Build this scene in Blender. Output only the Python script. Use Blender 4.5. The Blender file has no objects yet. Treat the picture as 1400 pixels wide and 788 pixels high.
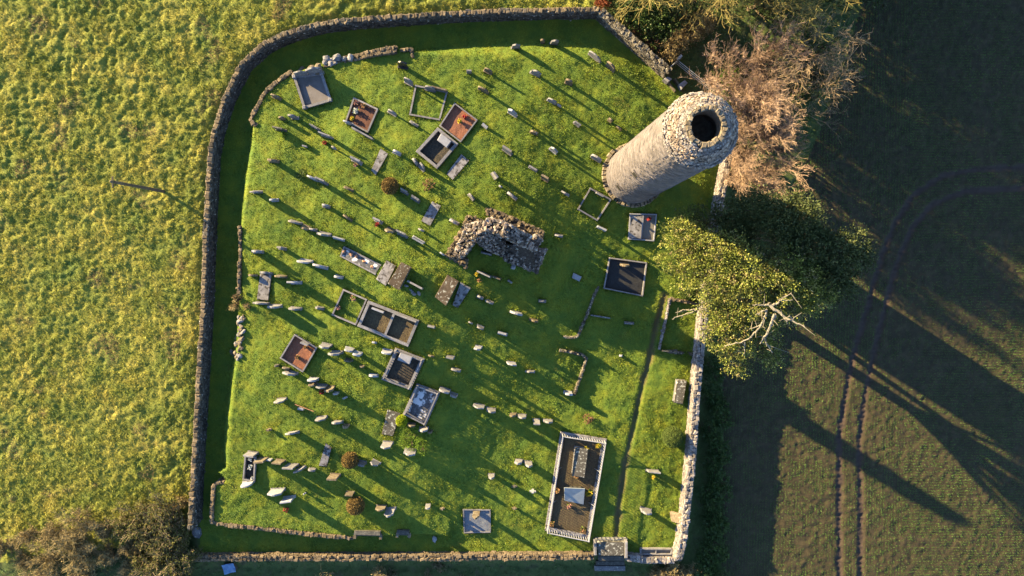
import bpy, bmesh, math, random
import numpy as np
from mathutils import Vector, Matrix

R = math.radians
rng = np.random.default_rng(7)
random.seed(7)
scn = bpy.context.scene
COL = scn.collection

# ------------------------------------------------------------------ camera, sky, sun, exposure
CAM_H = 54.0                       # drone height above the boundary path, metres
FPX = 1038.0                       # focal length in photograph pixels (1400 wide)
TILT = math.atan(42.0 / FPX)       # plumb point lies 42 px above the picture centre
cam_d = bpy.data.cameras.new('camera')
cam_d.sensor_width = 36.0
cam_d.lens = FPX / 1400.0 * 36.0
cam_d.clip_start = 0.5
cam_d.clip_end = 2000.0
cam = bpy.data.objects.new('camera', cam_d)
cam.location = (0, 0, CAM_H)
cam.rotation_euler = (-TILT, 0, 0)
COL.objects.link(cam)
scn.camera = cam

SUN_EL = R(14.5)
SH = Vector((1.0, -0.634, 0)).normalized()          # direction shadows fall on the ground
sun_from = Vector((-SH.x * math.cos(SUN_EL), -SH.y * math.cos(SUN_EL), math.sin(SUN_EL)))
world = bpy.data.worlds.new('World')
scn.world = world
world.use_nodes = True
wn = world.node_tree.nodes
bg = wn['Background']
sky = wn.new('ShaderNodeTexSky')
sky.sky_type = 'NISHITA'
sky.sun_disc = False
sky.sun_elevation = SUN_EL
sky.sun_rotation = math.atan2(sun_from.x, sun_from.y)
sky.altitude = 100
sky.dust_density = 0.4
sky.ozone_density = 3.0
world.node_tree.links.new(sky.outputs[0], bg.inputs[0])
bg.inputs[1].default_value = 0.082
sun_d = bpy.data.lights.new('sun', 'SUN')
sun_d.energy = 5.0
sun_d.angle = R(0.5)
sun_d.color = (1.0, 0.78, 0.38)
sun = bpy.data.objects.new('sun', sun_d)
sun.rotation_euler = (-sun_from).to_track_quat('-Z', 'Y').to_euler()
sun.location = (-60, 40, 60)
COL.objects.link(sun)
scn.view_settings.view_transform = 'Standard'
scn.view_settings.look = 'None'
scn.view_settings.gamma = 1.0
scn.view_settings.use_curve_mapping = False
scn.view_settings.exposure = 2.58
scn.cycles.use_denoising = True
scn.cycles.max_bounces = 6

# ------------------------------------------------------------------ pixels to places
ct, st = math.cos(TILT), math.sin(TILT)
def W(px, py, z=0.0):
    """point where the ray through a photograph pixel meets height z"""
    dx = (px - 700.0) / FPX
    dy = -(py - 394.0) / FPX
    y2 = dy * ct - st
    z2 = -dy * st - ct
    t = (CAM_H - z) / -z2
    return Vector((dx * t, y2 * t, z))

def WA(pts, z=0.0):
    return np.array([W(p[0], p[1], z)[:2] for p in pts])

TILE = {1: (330, 40), 2: (560, 40), 3: (330, 180), 4: (560, 180), 5: (330, 320), 6: (560, 320),
        7: (330, 460), 8: (560, 460), 9: (280, 600), 10: (520, 600)}
K = 280.0 / 1379.0
def t2p(t, zx, zy):
    if t == 0: return (zx, zy)
    if t == 11: return (740 + zx * .2892, 560 + zy * .2892)
    if t == 12: return (760 + zx * .3046, 320 + zy * .3046)
    if t == 13: return (780 + zx * .33, 90 + zy * .33)
    x0, y0 = TILE[t]
    return (x0 + zx * K, y0 + zy * K)
def tscale(t):
    return {0: 1.0, 11: .2892, 12: .3046, 13: .33}.get(t, K)
def quad(t, pts):
    return [t2p(t, *p) for p in pts]

# ------------------------------------------------------------------ noise in numpy
def _hash(ix, iy, seed):
    n = (ix.astype(np.int64) * 374761393 + iy.astype(np.int64) * 668265263 + seed * 974711) & 0xffffffff
    n = ((n ^ (n >> 13)) * 1274126177) & 0xffffffff
    n = n ^ (n >> 16)
    return (n & 0xffff) / 65535.0
def vnoise(x, y, seed=0):
    ix = np.floor(x); iy = np.floor(y)
    fx = x - ix; fy = y - iy
    fx = fx * fx * (3 - 2 * fx); fy = fy * fy * (3 - 2 * fy)
    a = _hash(ix, iy, seed); b = _hash(ix + 1, iy, seed)
    c = _hash(ix, iy + 1, seed); d = _hash(ix + 1, iy + 1, seed)
    return (a * (1 - fx) + b * fx) * (1 - fy) + (c * (1 - fx) + d * fx) * fy - 0.5
def fbm(x, y, seed=0, octs=3):
    s = 0; a = 1.0
    for o in range(octs):
        c, q = math.cos(.65 + 1.1 * o), math.sin(.65 + 1.1 * o)
        s = s + a * vnoise((x * c - y * q) * 2 ** o + 13.7 * o, (x * q + y * c) * 2 ** o - 7.1 * o, seed + o)
        a *= .5
    return s
def smooth(t):
    t = np.clip(t, 0, 1)
    return t * t * (3 - 2 * t)

def inside_poly(x, y, P):
    ins = np.zeros(np.shape(x), bool)
    n = len(P)
    for i in range(n):
        x1, y1 = P[i]; x2, y2 = P[(i + 1) % n]
        if y1 == y2: continue
        cond = ((y1 > y) != (y2 > y))
        ins ^= cond & (x < (x2 - x1) * (y - y1) / (y2 - y1) + x1)
    return ins
def dist_segs(x, y, P, closed=True):
    n = len(P); best = np.full(np.shape(x), 1e9); idx = np.zeros(np.shape(x), np.int32)
    for i in range(n if closed else n - 1):
        ax, ay = P[i]; bx, by = P[(i + 1) % n]
        dx, dy = bx - ax, by - ay
        L = dx * dx + dy * dy + 1e-12
        t = np.clip(((x - ax) * dx + (y - ay) * dy) / L, 0, 1)
        d = np.hypot(x - ax - t * dx, y - ay - t * dy)
        m = d < best
        best = np.where(m, d, best); idx = np.where(m, i, idx)
    return best, idx
def rbf(x, y, ctrl, sig):
    num = 0; den = 1e-9
    for (px, py, v) in ctrl:
        p = W(px, py, 1.0)
        w = np.exp(-((x - p.x) ** 2 + (y - p.y) ** 2) / (2 * sig * sig)) + 1e-7
        num = num + w * v; den = den + w
    return num / den

# ------------------------------------------------------------------ materials (all procedural)
MATS = {}
def new_mat(name):
    m = bpy.data.materials.new(name); m.use_nodes = True
    return m, m.node_tree.nodes, m.node_tree.links, m.node_tree.nodes['Principled BSDF']

def noisy(name, cols, scale=4.0, rough=.9, bump=.3, bscale=30.0, detail=6.0, rnd=0.0, tint=0.0, spots=None, metallic=0.0,
          contrast=(.3, .7), trans=0.0, bdist=.02):
    """base colour from a noise-driven ramp; optional per-object variation, per-stone tint and lichen spots"""
    m, N, L, B = new_mat(name)
    B.inputs['Roughness'].default_value = rough
    B.inputs['Metallic'].default_value = metallic
    B.inputs['Specular IOR Level'].default_value = .25
    tc = N.new('ShaderNodeTexCoord')
    geo = N.new('ShaderNodeNewGeometry')
    nz = N.new('ShaderNodeTexNoise')
    nz.inputs['Scale'].default_value = scale; nz.inputs['Detail'].default_value = detail
    nz.inputs['Roughness'].default_value = .65
    L.new(geo.outputs['Position'], nz.inputs['Vector'])
    rp = N.new('ShaderNodeValToRGB')
    els = rp.color_ramp.elements
    n = len(cols)
    while len(els) < n: els.new(.5)
    for i, c in enumerate(cols):
        els[i].position = contrast[0] + (contrast[1] - contrast[0]) * i / max(1, n - 1)
        els[i].color = (*c, 1)
    L.new(nz.outputs['Fac'], rp.inputs['Fac'])
    col = rp.outputs['Color']
    if spots:
        vz = N.new('ShaderNodeTexNoise'); vz.inputs['Scale'].default_value = spots[1]; vz.inputs['Detail'].default_value = 4
        L.new(geo.outputs['Position'], vz.inputs['Vector'])
        r2 = N.new('ShaderNodeValToRGB')
        r2.color_ramp.elements[0].position = spots[2]; r2.color_ramp.elements[0].color = (0, 0, 0, 1)
        r2.color_ramp.elements[1].position = min(1, spots[2] + .06); r2.color_ramp.elements[1].color = (1, 1, 1, 1)
        L.new(vz.outputs['Fac'], r2.inputs['Fac'])
        mx = N.new('ShaderNodeMix'); mx.data_type = 'RGBA'
        L.new(r2.outputs['Color'], mx.inputs['Factor']); L.new(col, mx.inputs['A'])
        mx.inputs['B'].default_value = (*spots[0], 1)
        col = mx.outputs['Result']
    if rnd or tint:
        hsv = N.new('ShaderNodeHueSaturation')
        L.new(col, hsv.inputs['Color'])
        mr = N.new('ShaderNodeMapRange')
        if tint:
            at = N.new('ShaderNodeAttribute'); at.attribute_name = 'tint'
            L.new(at.outputs['Fac'], mr.inputs['Value']); k = tint
        else:
            oi = N.new('ShaderNodeObjectInfo')
            L.new(oi.outputs['Random'], mr.inputs['Value']); k = rnd
        mr.inputs['To Min'].default_value = 1 - k; mr.inputs['To Max'].default_value = 1 + k
        L.new(mr.outputs['Result'], hsv.inputs['Value'])
        col = hsv.outputs['Color']
    L.new(col, B.inputs['Base Color'])
    if bump:
        bz = N.new('ShaderNodeTexNoise'); bz.inputs['Scale'].default_value = bscale; bz.inputs['Detail'].default_value = 5
        L.new(geo.outputs['Position'], bz.inputs['Vector'])
        bn = N.new('ShaderNodeBump'); bn.inputs['Strength'].default_value = bump; bn.inputs['Distance'].default_value = bdist
        L.new(bz.outputs['Fac'], bn.inputs['Height']); L.new(bn.outputs['Normal'], B.inputs['Normal'])
    if trans:
        tr = N.new('ShaderNodeBsdfTranslucent'); L.new(col, tr.inputs['Color'])
        ms = N.new('ShaderNodeMixShader'); ms.inputs[0].default_value = trans
        out = N['Material Output']
        L.new(B.outputs[0], ms.inputs[1]); L.new(tr.outputs[0], ms.inputs[2]); L.new(ms.outputs[0], out.inputs['Surface'])
    MATS[name] = m
    return m

noisy('lawn', [(0.055, 0.099, 0.014), (0.088, 0.126, 0.014), (0.136, 0.151, 0.014)], scale=.9, bump=1.0, bscale=22, bdist=.05)
noisy('meadow', [(0.093, 0.128, 0.024), (0.169, 0.173, 0.030), (0.267, 0.228, 0.046)], scale=.5, bump=.6, bscale=16, bdist=.06, detail=9)
noisy('verge', [(.035, .055, .018), (.055, .075, .022), (.06, .055, .03)], scale=1.3, bump=.6, bscale=18, bdist=.06)
noisy('lawn_blade', [(0.067, 0.125, 0.016), (0.123, 0.167, 0.016), (0.208, 0.211, 0.016)], scale=.9, bump=0, tint=.55, trans=.25, rough=.6, spots=((.15, .15, .03), .7, .62))
noisy('meadow_blade', [(0.121, 0.166, 0.025), (0.241, 0.236, 0.035), (0.393, 0.326, 0.066)], scale=.5, bump=0, tint=.4, trans=.25, rough=.7, detail=9, spots=((.21, .15, .065), .4, .60))
noisy('weed_blade', [(.04, .085, .028), (.06, .115, .035), (.085, .12, .045)], scale=1.2, bump=0, tint=.4, trans=.2, rough=.6)
noisy('seedling', [(0.061, 0.083, 0.019), (0.057, 0.114, 0.019), (0.084, 0.156, 0.023)], scale=.25, bump=0, tint=.35, trans=.2, rough=.6)
# tilled soil with a wheel-track mask carried by the mesh
noisy('soil', [(.027, .021, .012), (.038, .029, .016), (.055, .042, .022)], scale=2.0, bump=.7, bscale=14, bdist=.06)
def soil_tracks():
    m = MATS['soil']; N = m.node_tree.nodes; L = m.node_tree.links; B = N['Principled BSDF']
    src = B.inputs['Base Color'].links[0].from_socket
    at = N.new('ShaderNodeAttribute'); at.attribute_name = 'track'
    mx = N.new('ShaderNodeMix'); mx.data_type = 'RGBA'
    L.new(at.outputs['Fac'], mx.inputs['Factor']); L.new(src, mx.inputs['A'])
    mx.inputs['B'].default_value = (.05, .034, .028, 1)
    L.new(mx.outputs['Result'], B.inputs['Base Color'])
soil_tracks()
def lawn_bare():
    m = MATS['lawn']; N = m.node_tree.nodes; L = m.node_tree.links; B = N['Principled BSDF']
    src = B.inputs['Base Color'].links[0].from_socket
    at = N.new('ShaderNodeAttribute'); at.attribute_name = 'track'
    mx = N.new('ShaderNodeMix'); mx.data_type = 'RGBA'
    L.new(at.outputs['Fac'], mx.inputs['Factor']); L.new(src, mx.inputs['A'])
    mx.inputs['B'].default_value = (.09, .06, .035, 1)
    L.new(mx.outputs['Result'], B.inputs['Base Color'])
lawn_bare()
lich = (.31, .30, .27)
noisy('stone_pale', [(0.105, 0.099, 0.107), (0.160, 0.151, 0.167), (0.209, 0.201, 0.222)], scale=5, bump=.4, rnd=.18, spots=((.16, .14, .11), 9, .60))
noisy('stone_grey', [(0.067, 0.066, 0.076), (0.115, 0.112, 0.127), (0.167, 0.160, 0.180)], scale=5, bump=.4, rnd=.18, spots=(lich, 8, .60))
noisy('stone_brown', [(0.067, 0.050, 0.035), (0.113, 0.088, 0.063), (0.167, 0.138, 0.104)], scale=5, bump=.4, rnd=.18, spots=(lich, 9, .64))
noisy('stone_dark', [(.03, .028, .028), (.06, .055, .05), (.12, .11, .10)], scale=5, bump=.4, rnd=.2, spots=(lich, 9, .66), rough=.6)
noisy('stone_white', [(0.175, 0.172, 0.203), (0.216, 0.216, 0.252), (0.259, 0.254, 0.295)], scale=4, bump=.25, rnd=.12, spots=((.25, .23, .2), 10, .66))
noisy('kerb', [(0.094, 0.088, 0.101), (0.140, 0.132, 0.149), (0.181, 0.172, 0.195)], scale=6, bump=.3, rnd=.15, spots=((.15, .13, .11), 11, .62))
noisy('ledger', [(0.087, 0.081, 0.090), (0.159, 0.149, 0.164), (0.230, 0.221, 0.243)], scale=3.2, bump=.4, rnd=.1, spots=((.05, .045, .045), 4.5, .54))
noisy('ledger_dark', [(0.042, 0.035, 0.031), (0.071, 0.063, 0.054), (0.100, 0.088, 0.079)], scale=4, bump=.4, rnd=.1, spots=(lich, 6.5, .57))
noisy('tomb_brown', [(0.042, 0.030, 0.021), (0.071, 0.050, 0.035), (0.104, 0.075, 0.054)], scale=4, bump=.4, rnd=.1, spots=(lich, 8, .60))
noisy('concrete', [(0.095, 0.083, 0.083), (0.131, 0.114, 0.114), (0.150, 0.134, 0.136)], scale=1.4, bump=.25, bscale=60)
noisy('red_gravel', [(0.108, 0.040, 0.025), (0.173, 0.068, 0.043), (0.223, 0.108, 0.072)], scale=26, bump=.9, bscale=40, bdist=.03)
noisy('dark_red_gravel', [(0.050, 0.022, 0.016), (0.086, 0.036, 0.027), (0.130, 0.065, 0.047)], scale=26, bump=.9, bscale=40, bdist=.03)
noisy('dark_soil', [(.022, .019, .017), (.04, .034, .028), (.085, .06, .04)], scale=7, bump=1, bscale=18, bdist=.05)
noisy('brown_soil', [(0.043, 0.030, 0.020), (0.072, 0.052, 0.032), (0.108, 0.086, 0.040)], scale=9, bump=1, bscale=16, bdist=.05)
noisy('blue_gravel', [(0.065, 0.068, 0.086), (0.122, 0.130, 0.158), (0.238, 0.245, 0.274)], scale=30, bump=.9, bscale=40, bdist=.03, spots=((.30, .18, .12), 3.5, .63))
noisy('black_gravel', [(.014, .014, .016), (.022, .022, .026), (.035, .035, .04)], scale=20, bump=.7, bscale=40, bdist=.03)
noisy('pale_gravel', [(0.104, 0.092, 0.084), (0.150, 0.134, 0.121), (0.188, 0.171, 0.155)], scale=26, bump=.8, bscale=40)
noisy('slate_floor', [(.04, .04, .045), (.08, .08, .09), (.16, .16, .18)], scale=6, bump=.4, spots=((.50, .50, .54), 2.6, .53))
noisy('wall_core', [(.035, .03, .025), (.06, .05, .042)], scale=8, bump=.5)
noisy('wall_stone', [(0.063, 0.052, 0.042), (0.104, 0.088, 0.069), (0.158, 0.138, 0.113)], scale=6, bump=.5, tint=.7, spots=(lich, 7, .64))
noisy('wall_pale', [(0.111, 0.092, 0.085), (0.159, 0.136, 0.133), (0.218, 0.201, 0.210)], scale=6, bump=.5, tint=.4, spots=(lich, 7, .62))
noisy('wall_brown', [(0.067, 0.048, 0.031), (0.104, 0.077, 0.052), (0.150, 0.117, 0.084)], scale=7, bump=.5, tint=.35)
noisy('wall_dark', [(.035, .03, .027), (.06, .052, .045), (.10, .09, .08)], scale=6, bump=.5, tint=.6, spots=((.34, .33, .31), 5.5, .63))
noisy('ruin_stone', [(0.065, 0.051, 0.045), (0.131, 0.102, 0.090), (0.212, 0.172, 0.157)], scale=5, bump=.6, tint=.75, spots=(lich, 6, .58))
noisy('tower_stone', [(0.085, 0.072, 0.076), (0.106, 0.091, 0.097), (0.129, 0.113, 0.124)], scale=3.0, bump=.5, bscale=14, tint=.25, spots=((.24, .20, .17), 13, .66), bdist=.03)
noisy('cap_stone', [(0.109, 0.081, 0.066), (0.199, 0.151, 0.125), (0.328, 0.281, 0.261)], scale=9, bump=.6, tint=.0, rnd=.45, spots=(lich, 9, .60))
noisy('plinth_stone', [(0.092, 0.071, 0.050), (0.138, 0.109, 0.079), (0.192, 0.163, 0.130)], scale=6, bump=.6, tint=.35)
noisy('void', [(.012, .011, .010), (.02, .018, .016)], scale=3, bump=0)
noisy('white_paint', [(0.246, 0.241, 0.271), (0.294, 0.289, 0.328)], scale=8, bump=.1, rough=.5)
noisy('grey_metal', [(.30, .31, .33), (.42, .43, .45)], scale=6, bump=.1, rough=.45, metallic=.4)
noisy('blue_sheet', [(.09, .16, .30), (.14, .23, .40)], scale=3, bump=.3, rough=.5)
noisy('pale_blue', [(.16, .18, .21), (.21, .23, .26)], scale=3, bump=.2, rough=.5)
noisy('old_wood', [(.06, .048, .036), (.10, .08, .06)], scale=8, bump=.4)
noisy('bleached', [(0.141, 0.120, 0.096), (0.187, 0.163, 0.134), (0.227, 0.201, 0.167)], scale=8, bump=.4)
noisy('bark', [(.075, .055, .038), (.13, .095, .065)], scale=6, bump=.5)
noisy('twig_gold', [(0.190, 0.128, 0.092), (0.270, 0.182, 0.135), (0.360, 0.255, 0.196)], scale=1.2, bump=0, tint=.35)
noisy('twig_tan', [(.15, .115, .05), (.22, .17, .08), (.29, .225, .12)], scale=1.2, bump=0, tint=.35)
noisy('twig_brown', [(.14, .10, .065), (.21, .15, .095), (.30, .22, .14)], scale=1.2, bump=0, tint=.35)
noisy('twig_lichen', [(.11, .085, .03), (.17, .135, .045), (.22, .185, .065)], scale=1.2, bump=0, tint=.35)
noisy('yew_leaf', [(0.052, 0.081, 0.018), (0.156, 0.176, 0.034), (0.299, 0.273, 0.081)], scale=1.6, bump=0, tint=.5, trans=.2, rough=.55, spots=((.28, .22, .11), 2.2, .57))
noisy('dark_leaf', [(.035, .05, .018), (.055, .07, .022), (.085, .09, .03)], scale=1.6, bump=0, tint=.4, trans=.15, rough=.55)  # tower shadow on the second evergreen put into leaf colour; lane evergreens share it
noisy('scrub_leaf', [(.055, .065, .018), (.10, .10, .028), (.16, .14, .045)], scale=.8, bump=0, tint=.4, trans=.2)
noisy('dry_leaf', [(.14, .105, .05), (.21, .155, .075), (.27, .2, .11)], scale=.8, bump=0, tint=.4, trans=.2)
noisy('ivy_leaf', [(.03, .055, .016), (.045, .08, .02), (.07, .10, .025)], scale=1.4, bump=0, tint=.4, trans=.15, rough=.5)
noisy('bright_leaf', [(.10, .17, .02), (.15, .23, .025)], scale=2, bump=0, tint=.35, trans=.25)
noisy('topiary_rust', [(.10, .065, .022), (.15, .095, .03), (.17, .12, .035)], scale=4, bump=0, tint=.4, trans=.1)
noisy('topiary_green', [(.04, .065, .012), (.06, .085, .016), (.08, .10, .02)], scale=4, bump=0, tint=.4, trans=.1)
noisy('lime_leaf', [(.24, .30, .015), (.34, .38, .02)], scale=4, bump=0, tint=.3, trans=.25)
noisy('red_leaf', [(.12, .03, .015), (.18, .055, .022)], scale=3, bump=0, tint=.4, trans=.25)
noisy('rust_leaf', [(.12, .06, .04), (.20, .10, .06)], scale=3, bump=0, tint=.4, trans=.2)
noisy('petal_red', [(0.227, 0.017, 0.025), (0.302, 0.038, 0.043)], scale=20, bump=0)
noisy('petal_pink', [(0.277, 0.118, 0.111), (0.328, 0.178, 0.153)], scale=20, bump=0)
noisy('petal_yellow', [(0.432, 0.302, 0.022), (0.504, 0.396, 0.043)], scale=20, bump=0)
noisy('petal_white', [(0.446, 0.446, 0.461), (0.540, 0.540, 0.554)], scale=20, bump=0)
noisy('petal_orange', [(0.277, 0.135, 0.061), (0.312, 0.184, 0.098)], scale=20, bump=0)
noisy('terracotta', [(.30, .14, .08), (.38, .2, .12)], scale=10, bump=.2)
noisy('granite_black', [(.015, .015, .017), (.03, .03, .034)], scale=40, bump=.05, rough=.25)

# ------------------------------------------------------------------ object helpers
def np_mesh(name, verts, faces, mat=None, tint=None, smooth_shade=False, attrs=None):
    """mesh from numpy arrays; faces is one (M,3|4) array or a list of them"""
    me = bpy.data.meshes.new(name)
    verts = np.asarray(verts, np.float32).reshape(-1, 3)
    fl = faces if isinstance(faces, list) else [faces]
    fl = [np.asarray(f, np.int32) for f in fl if len(f)]
    loops = np.concatenate([f.ravel() for f in fl])
    sizes = np.concatenate([np.full(len(f), f.shape[1], np.int32) for f in fl])
    starts = np.concatenate([[0], np.cumsum(sizes)[:-1]]).astype(np.int32)
    me.vertices.add(len(verts)); me.vertices.foreach_set('co', verts.ravel())
    me.loops.add(len(loops)); me.loops.foreach_set('vertex_index', loops)
    me.polygons.add(len(sizes))
    me.polygons.foreach_set('loop_start', starts)
    me.polygons.foreach_set('loop_total', sizes)
    me.update(calc_edges=True)
    me.polygons.foreach_set('use_smooth', np.full(len(sizes), bool(smooth_shade)))
    A = dict(attrs or {})
    if tint is not None: A['tint'] = tint
    for k, v in A.items():
        at = me.attributes.new(k, 'FLOAT', 'POINT')
        at.data.foreach_set('value', np.asarray(v, np.float32))
    if mat: me.materials.append(MATS[mat])
    return me

def link(name, data, parent=None, loc=None):
    o = bpy.data.objects.new(name, data)
    COL.objects.link(o)
    if parent is not None: o.parent = parent
    if loc is not None: o.location = loc
    return o
def tag(o, label=None, cat=None, group=None, kind=None):
    if label: o['label'] = label
    if cat: o['category'] = cat
    if group: o['group'] = group
    if kind: o['kind'] = kind
    return o
def thing(name, label, cat, loc=(0, 0, 0), rz=0.0, group=None):
    o = link(name, None, None, loc)
    o.rotation_euler = (0, 0, rz)
    o.empty_display_size = .3
    return tag(o, label, cat, group)
def part(name, verts, faces, mat, parent, origin=(0, 0, 0), tint=None, smooth_shade=False, kind=None, label=None):
    """a mesh part given in world coordinates, stored relative to its thing's origin"""
    v = np.asarray(verts, float).reshape(-1, 3) - np.asarray(origin, float)
    o = link(name, np_mesh(name, v, faces, mat, tint, smooth_shade), parent)
    return tag(o, label, None, None, kind)

BOXF = np.array([[0, 3, 2, 1], [4, 5, 6, 7], [0, 1, 5, 4], [1, 2, 6, 5], [2, 3, 7, 6], [3, 0, 4, 7]])
def prism(poly, z0, z1, ch=0.02):
    """chamfered prism over a convex polygon; z0/z1 scalars or per-vertex lists"""
    P = np.asarray(poly, float); n = len(P)
    a = .5 * np.sum(P[:, 0] * np.roll(P[:, 1], -1) - np.roll(P[:, 0], -1) * P[:, 1])
    if a < 0: P = P[::-1]; z0 = z0 if np.isscalar(z0) else list(z0)[::-1]; z1 = z1 if np.isscalar(z1) else list(z1)[::-1]
    z0 = np.broadcast_to(np.asarray(z0, float), (n,)); z1 = np.broadcast_to(np.asarray(z1, float), (n,))
    c = P.mean(0)
    d = P - c
    ln = np.linalg.norm(d, axis=1, keepdims=True)
    In = c + d * np.clip(1 - ch * 1.4 / np.maximum(ln, 1e-6), .3, 1)
    V = np.concatenate([np.c_[P, z0], np.c_[P, z1 - ch], np.c_[In, z1]])
    F4 = []
    for i in range(n):
        j = (i + 1) % n
        F4 += [[i, j, n + j, n + i], [n + i, n + j, 2 * n + j, 2 * n + i]]
    F = [np.array(F4)]
    if n == 4: F.append(np.array([[8, 9, 10, 11]]))
    elif n == 3: F.append(np.array([[6, 7, 8]]))
    else: F.append(np.array([[2 * n + k for k in range(n)]]))
    return V, F
def bar(a, b, w, z0, z1, ch=.015):
    """box-like prism along a ground line a-b (xy), width w; z0,z1 = (at a, at b)"""
    a = np.asarray(a, float)[:2]; b = np.asarray(b, float)[:2]
    d = (b - a) / max(1e-6, np.linalg.norm(b - a)); n = np.array([-d[1], d[0]]) * w / 2
    P = [a - n, b - n, b + n, a + n]
    za = [z0[0], z0[1], z0[1], z0[0]]; zb = [z1[0], z1[1], z1[1], z1[0]]
    return prism(P, za, zb, ch)
def merge(lst):
    """join (V,F) pairs into one"""
    V = []; F = {}; o = 0
    for v, f in lst:
        V.append(np.asarray(v, float))
        for g in (f if isinstance(f, list) else [f]):
            g = np.asarray(g)
            if len(g): F.setdefault(g.shape[1], []).append(g + o)
        o += len(v)
    return np.concatenate(V), [np.concatenate(x) for x in F.values()]

ST_T = np.array([[-1, -1, -1], [1, -1, -1], [1, 1, -1], [-1, 1, -1], [-1, -1, .45], [1, -1, .45], [1, 1, .45], [-1, 1, .45],
                 [-.7, -.7, 1], [.7, -.7, 1], [.7, .7, 1], [-.7, .7, 1]], float)
ST_F = np.array([[0, 1, 5, 4], [1, 2, 6, 5], [2, 3, 7, 6], [3, 0, 4, 7], [4, 5, 9, 8], [5, 6, 10, 9], [6, 7, 11, 10], [7, 4, 8, 11],
                 [8, 9, 10, 11]])
def stones(C, U, V, Nn, S, jit=.14, g=None):
    """pillow-shaped rubble stones: centres, axes, half sizes; returns verts, faces, tint per vertex"""
    g = g or rng
    C, U, V, Nn, S = [np.asarray(a, float).reshape(-1, 3) for a in (C, U, V, Nn, S)]
    n = len(C)
    T = ST_T[None] + g.uniform(-jit, jit, (n, 12, 3))
    X = C[:, None] + U[:, None] * (T[:, :, 0:1] * S[:, None, 0:1]) + V[:, None] * (T[:, :, 1:2] * S[:, None, 1:2]) + Nn[:, None] * (T[:, :, 2:3] * S[:, None, 2:3])
    F = (ST_F[None] + (np.arange(n) * 12)[:, None, None]).reshape(-1, 4)
    return X.reshape(-1, 3), F, np.repeat(g.random(n), 12)

def tubes(segs, sides=3, closed=False):
    """segments (p0,p1,r0,r1) -> one mesh of thin tapered prisms, tint per branch"""
    S = np.asarray(segs, float).reshape(-1, 8)
    p0, p1, r0, r1 = S[:, 0:3], S[:, 3:6], S[:, 6], S[:, 7]
    d = p1 - p0; d /= np.maximum(np.linalg.norm(d, axis=1, keepdims=True), 1e-9)
    up = np.where(np.abs(d[:, 2:3]) > .9, np.array([[1., 0, 0]]), np.array([[0, 0, 1.]]))
    u = np.cross(d, up); u /= np.linalg.norm(u, axis=1, keepdims=True); v = np.cross(d, u)
    n = len(S); a = np.arange(sides) * 2 * math.pi / sides
    ring = u[:, None] * np.cos(a)[None, :, None] + v[:, None] * np.sin(a)[None, :, None]
    V = np.concatenate([p0[:, None] + ring * r0[:, None, None], p1[:, None] + ring * r1[:, None, None]], axis=1)
    k = np.arange(sides); kk = (k + 1) % sides
    f = np.stack([k, kk, kk + sides, k + sides], 1)
    F = (f[None] + (np.arange(n) * 2 * sides)[:, None, None]).reshape(-1, 4)
    return V.reshape(-1, 3), F, np.repeat(rng.random(n), 2 * sides)

def leaves(P, size, out=None, flat=.5, g=None):
    """leaf-sized bent quads at points P; size scalar or array; out = outward directions"""
    g = g or rng
    P = np.asarray(P, float); n = len(P)
    a = g.normal(size=(n, 3))
    if out is not None: a = a * (1 - flat) + np.asarray(out) * flat * 1.6
    a /= np.maximum(np.linalg.norm(a, axis=1, keepdims=True), 1e-9)
    b = np.cross(a, g.normal(size=(n, 3))); b /= np.maximum(np.linalg.norm(b, axis=1, keepdims=True), 1e-9)
    s = (np.broadcast_to(size, (n,)) * g.uniform(.6, 1.35, n))[:, None]
    tip = P + a * s
    V = np.stack([P, P + a * s * .45 + b * s * .26, tip, P + a * s * .45 - b * s * .26], 1).reshape(-1, 3)
    F = np.arange(n * 4).reshape(-1, 4)
    return V, F, np.repeat(g.random(n), 4)

# ------------------------------------------------------------------ the lie of the land
# boundary wall: cap line in photograph pixels (top of wall about 1.9 m)
NW_CAP = [(818, 13), (753, 14), (657, 16.5), (561, 22), (480, 28), (440, 33), (417, 38.5), (390, 47), (360, 60.5), (330, 87.5), (309, 129),
          (293, 177), (287, 211), (285, 245), (282, 299), (279, 380), (277, 434), (273, 495), (270, 552), (265.5, 621), (262, 696), (260.5, 722)]
S_CAP = [(266, 764), (420, 763.5), (600, 763), (811, 762)]
E_CAP = [(1003, 188), (997, 212), (988, 255), (981, 300), (975, 340), (969, 380), (964, 420), (960, 460), (957, 490), (954, 522), (951, 560),
         (947, 620), (941, 680), (934, 740), (927, 768)]
NE_CAP = [(822, 16), (845, 36), (880, 67), (914, 97)]
NW_W = WA(NW_CAP, 1.55); S_W = WA(S_CAP, .6); E_W = WA(E_CAP, 1.2); NE_W = WA(NE_CAP, 1.4)
YARD = np.concatenate([NE_W[::-1], NW_W, S_W, E_W[::-1]])

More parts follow.
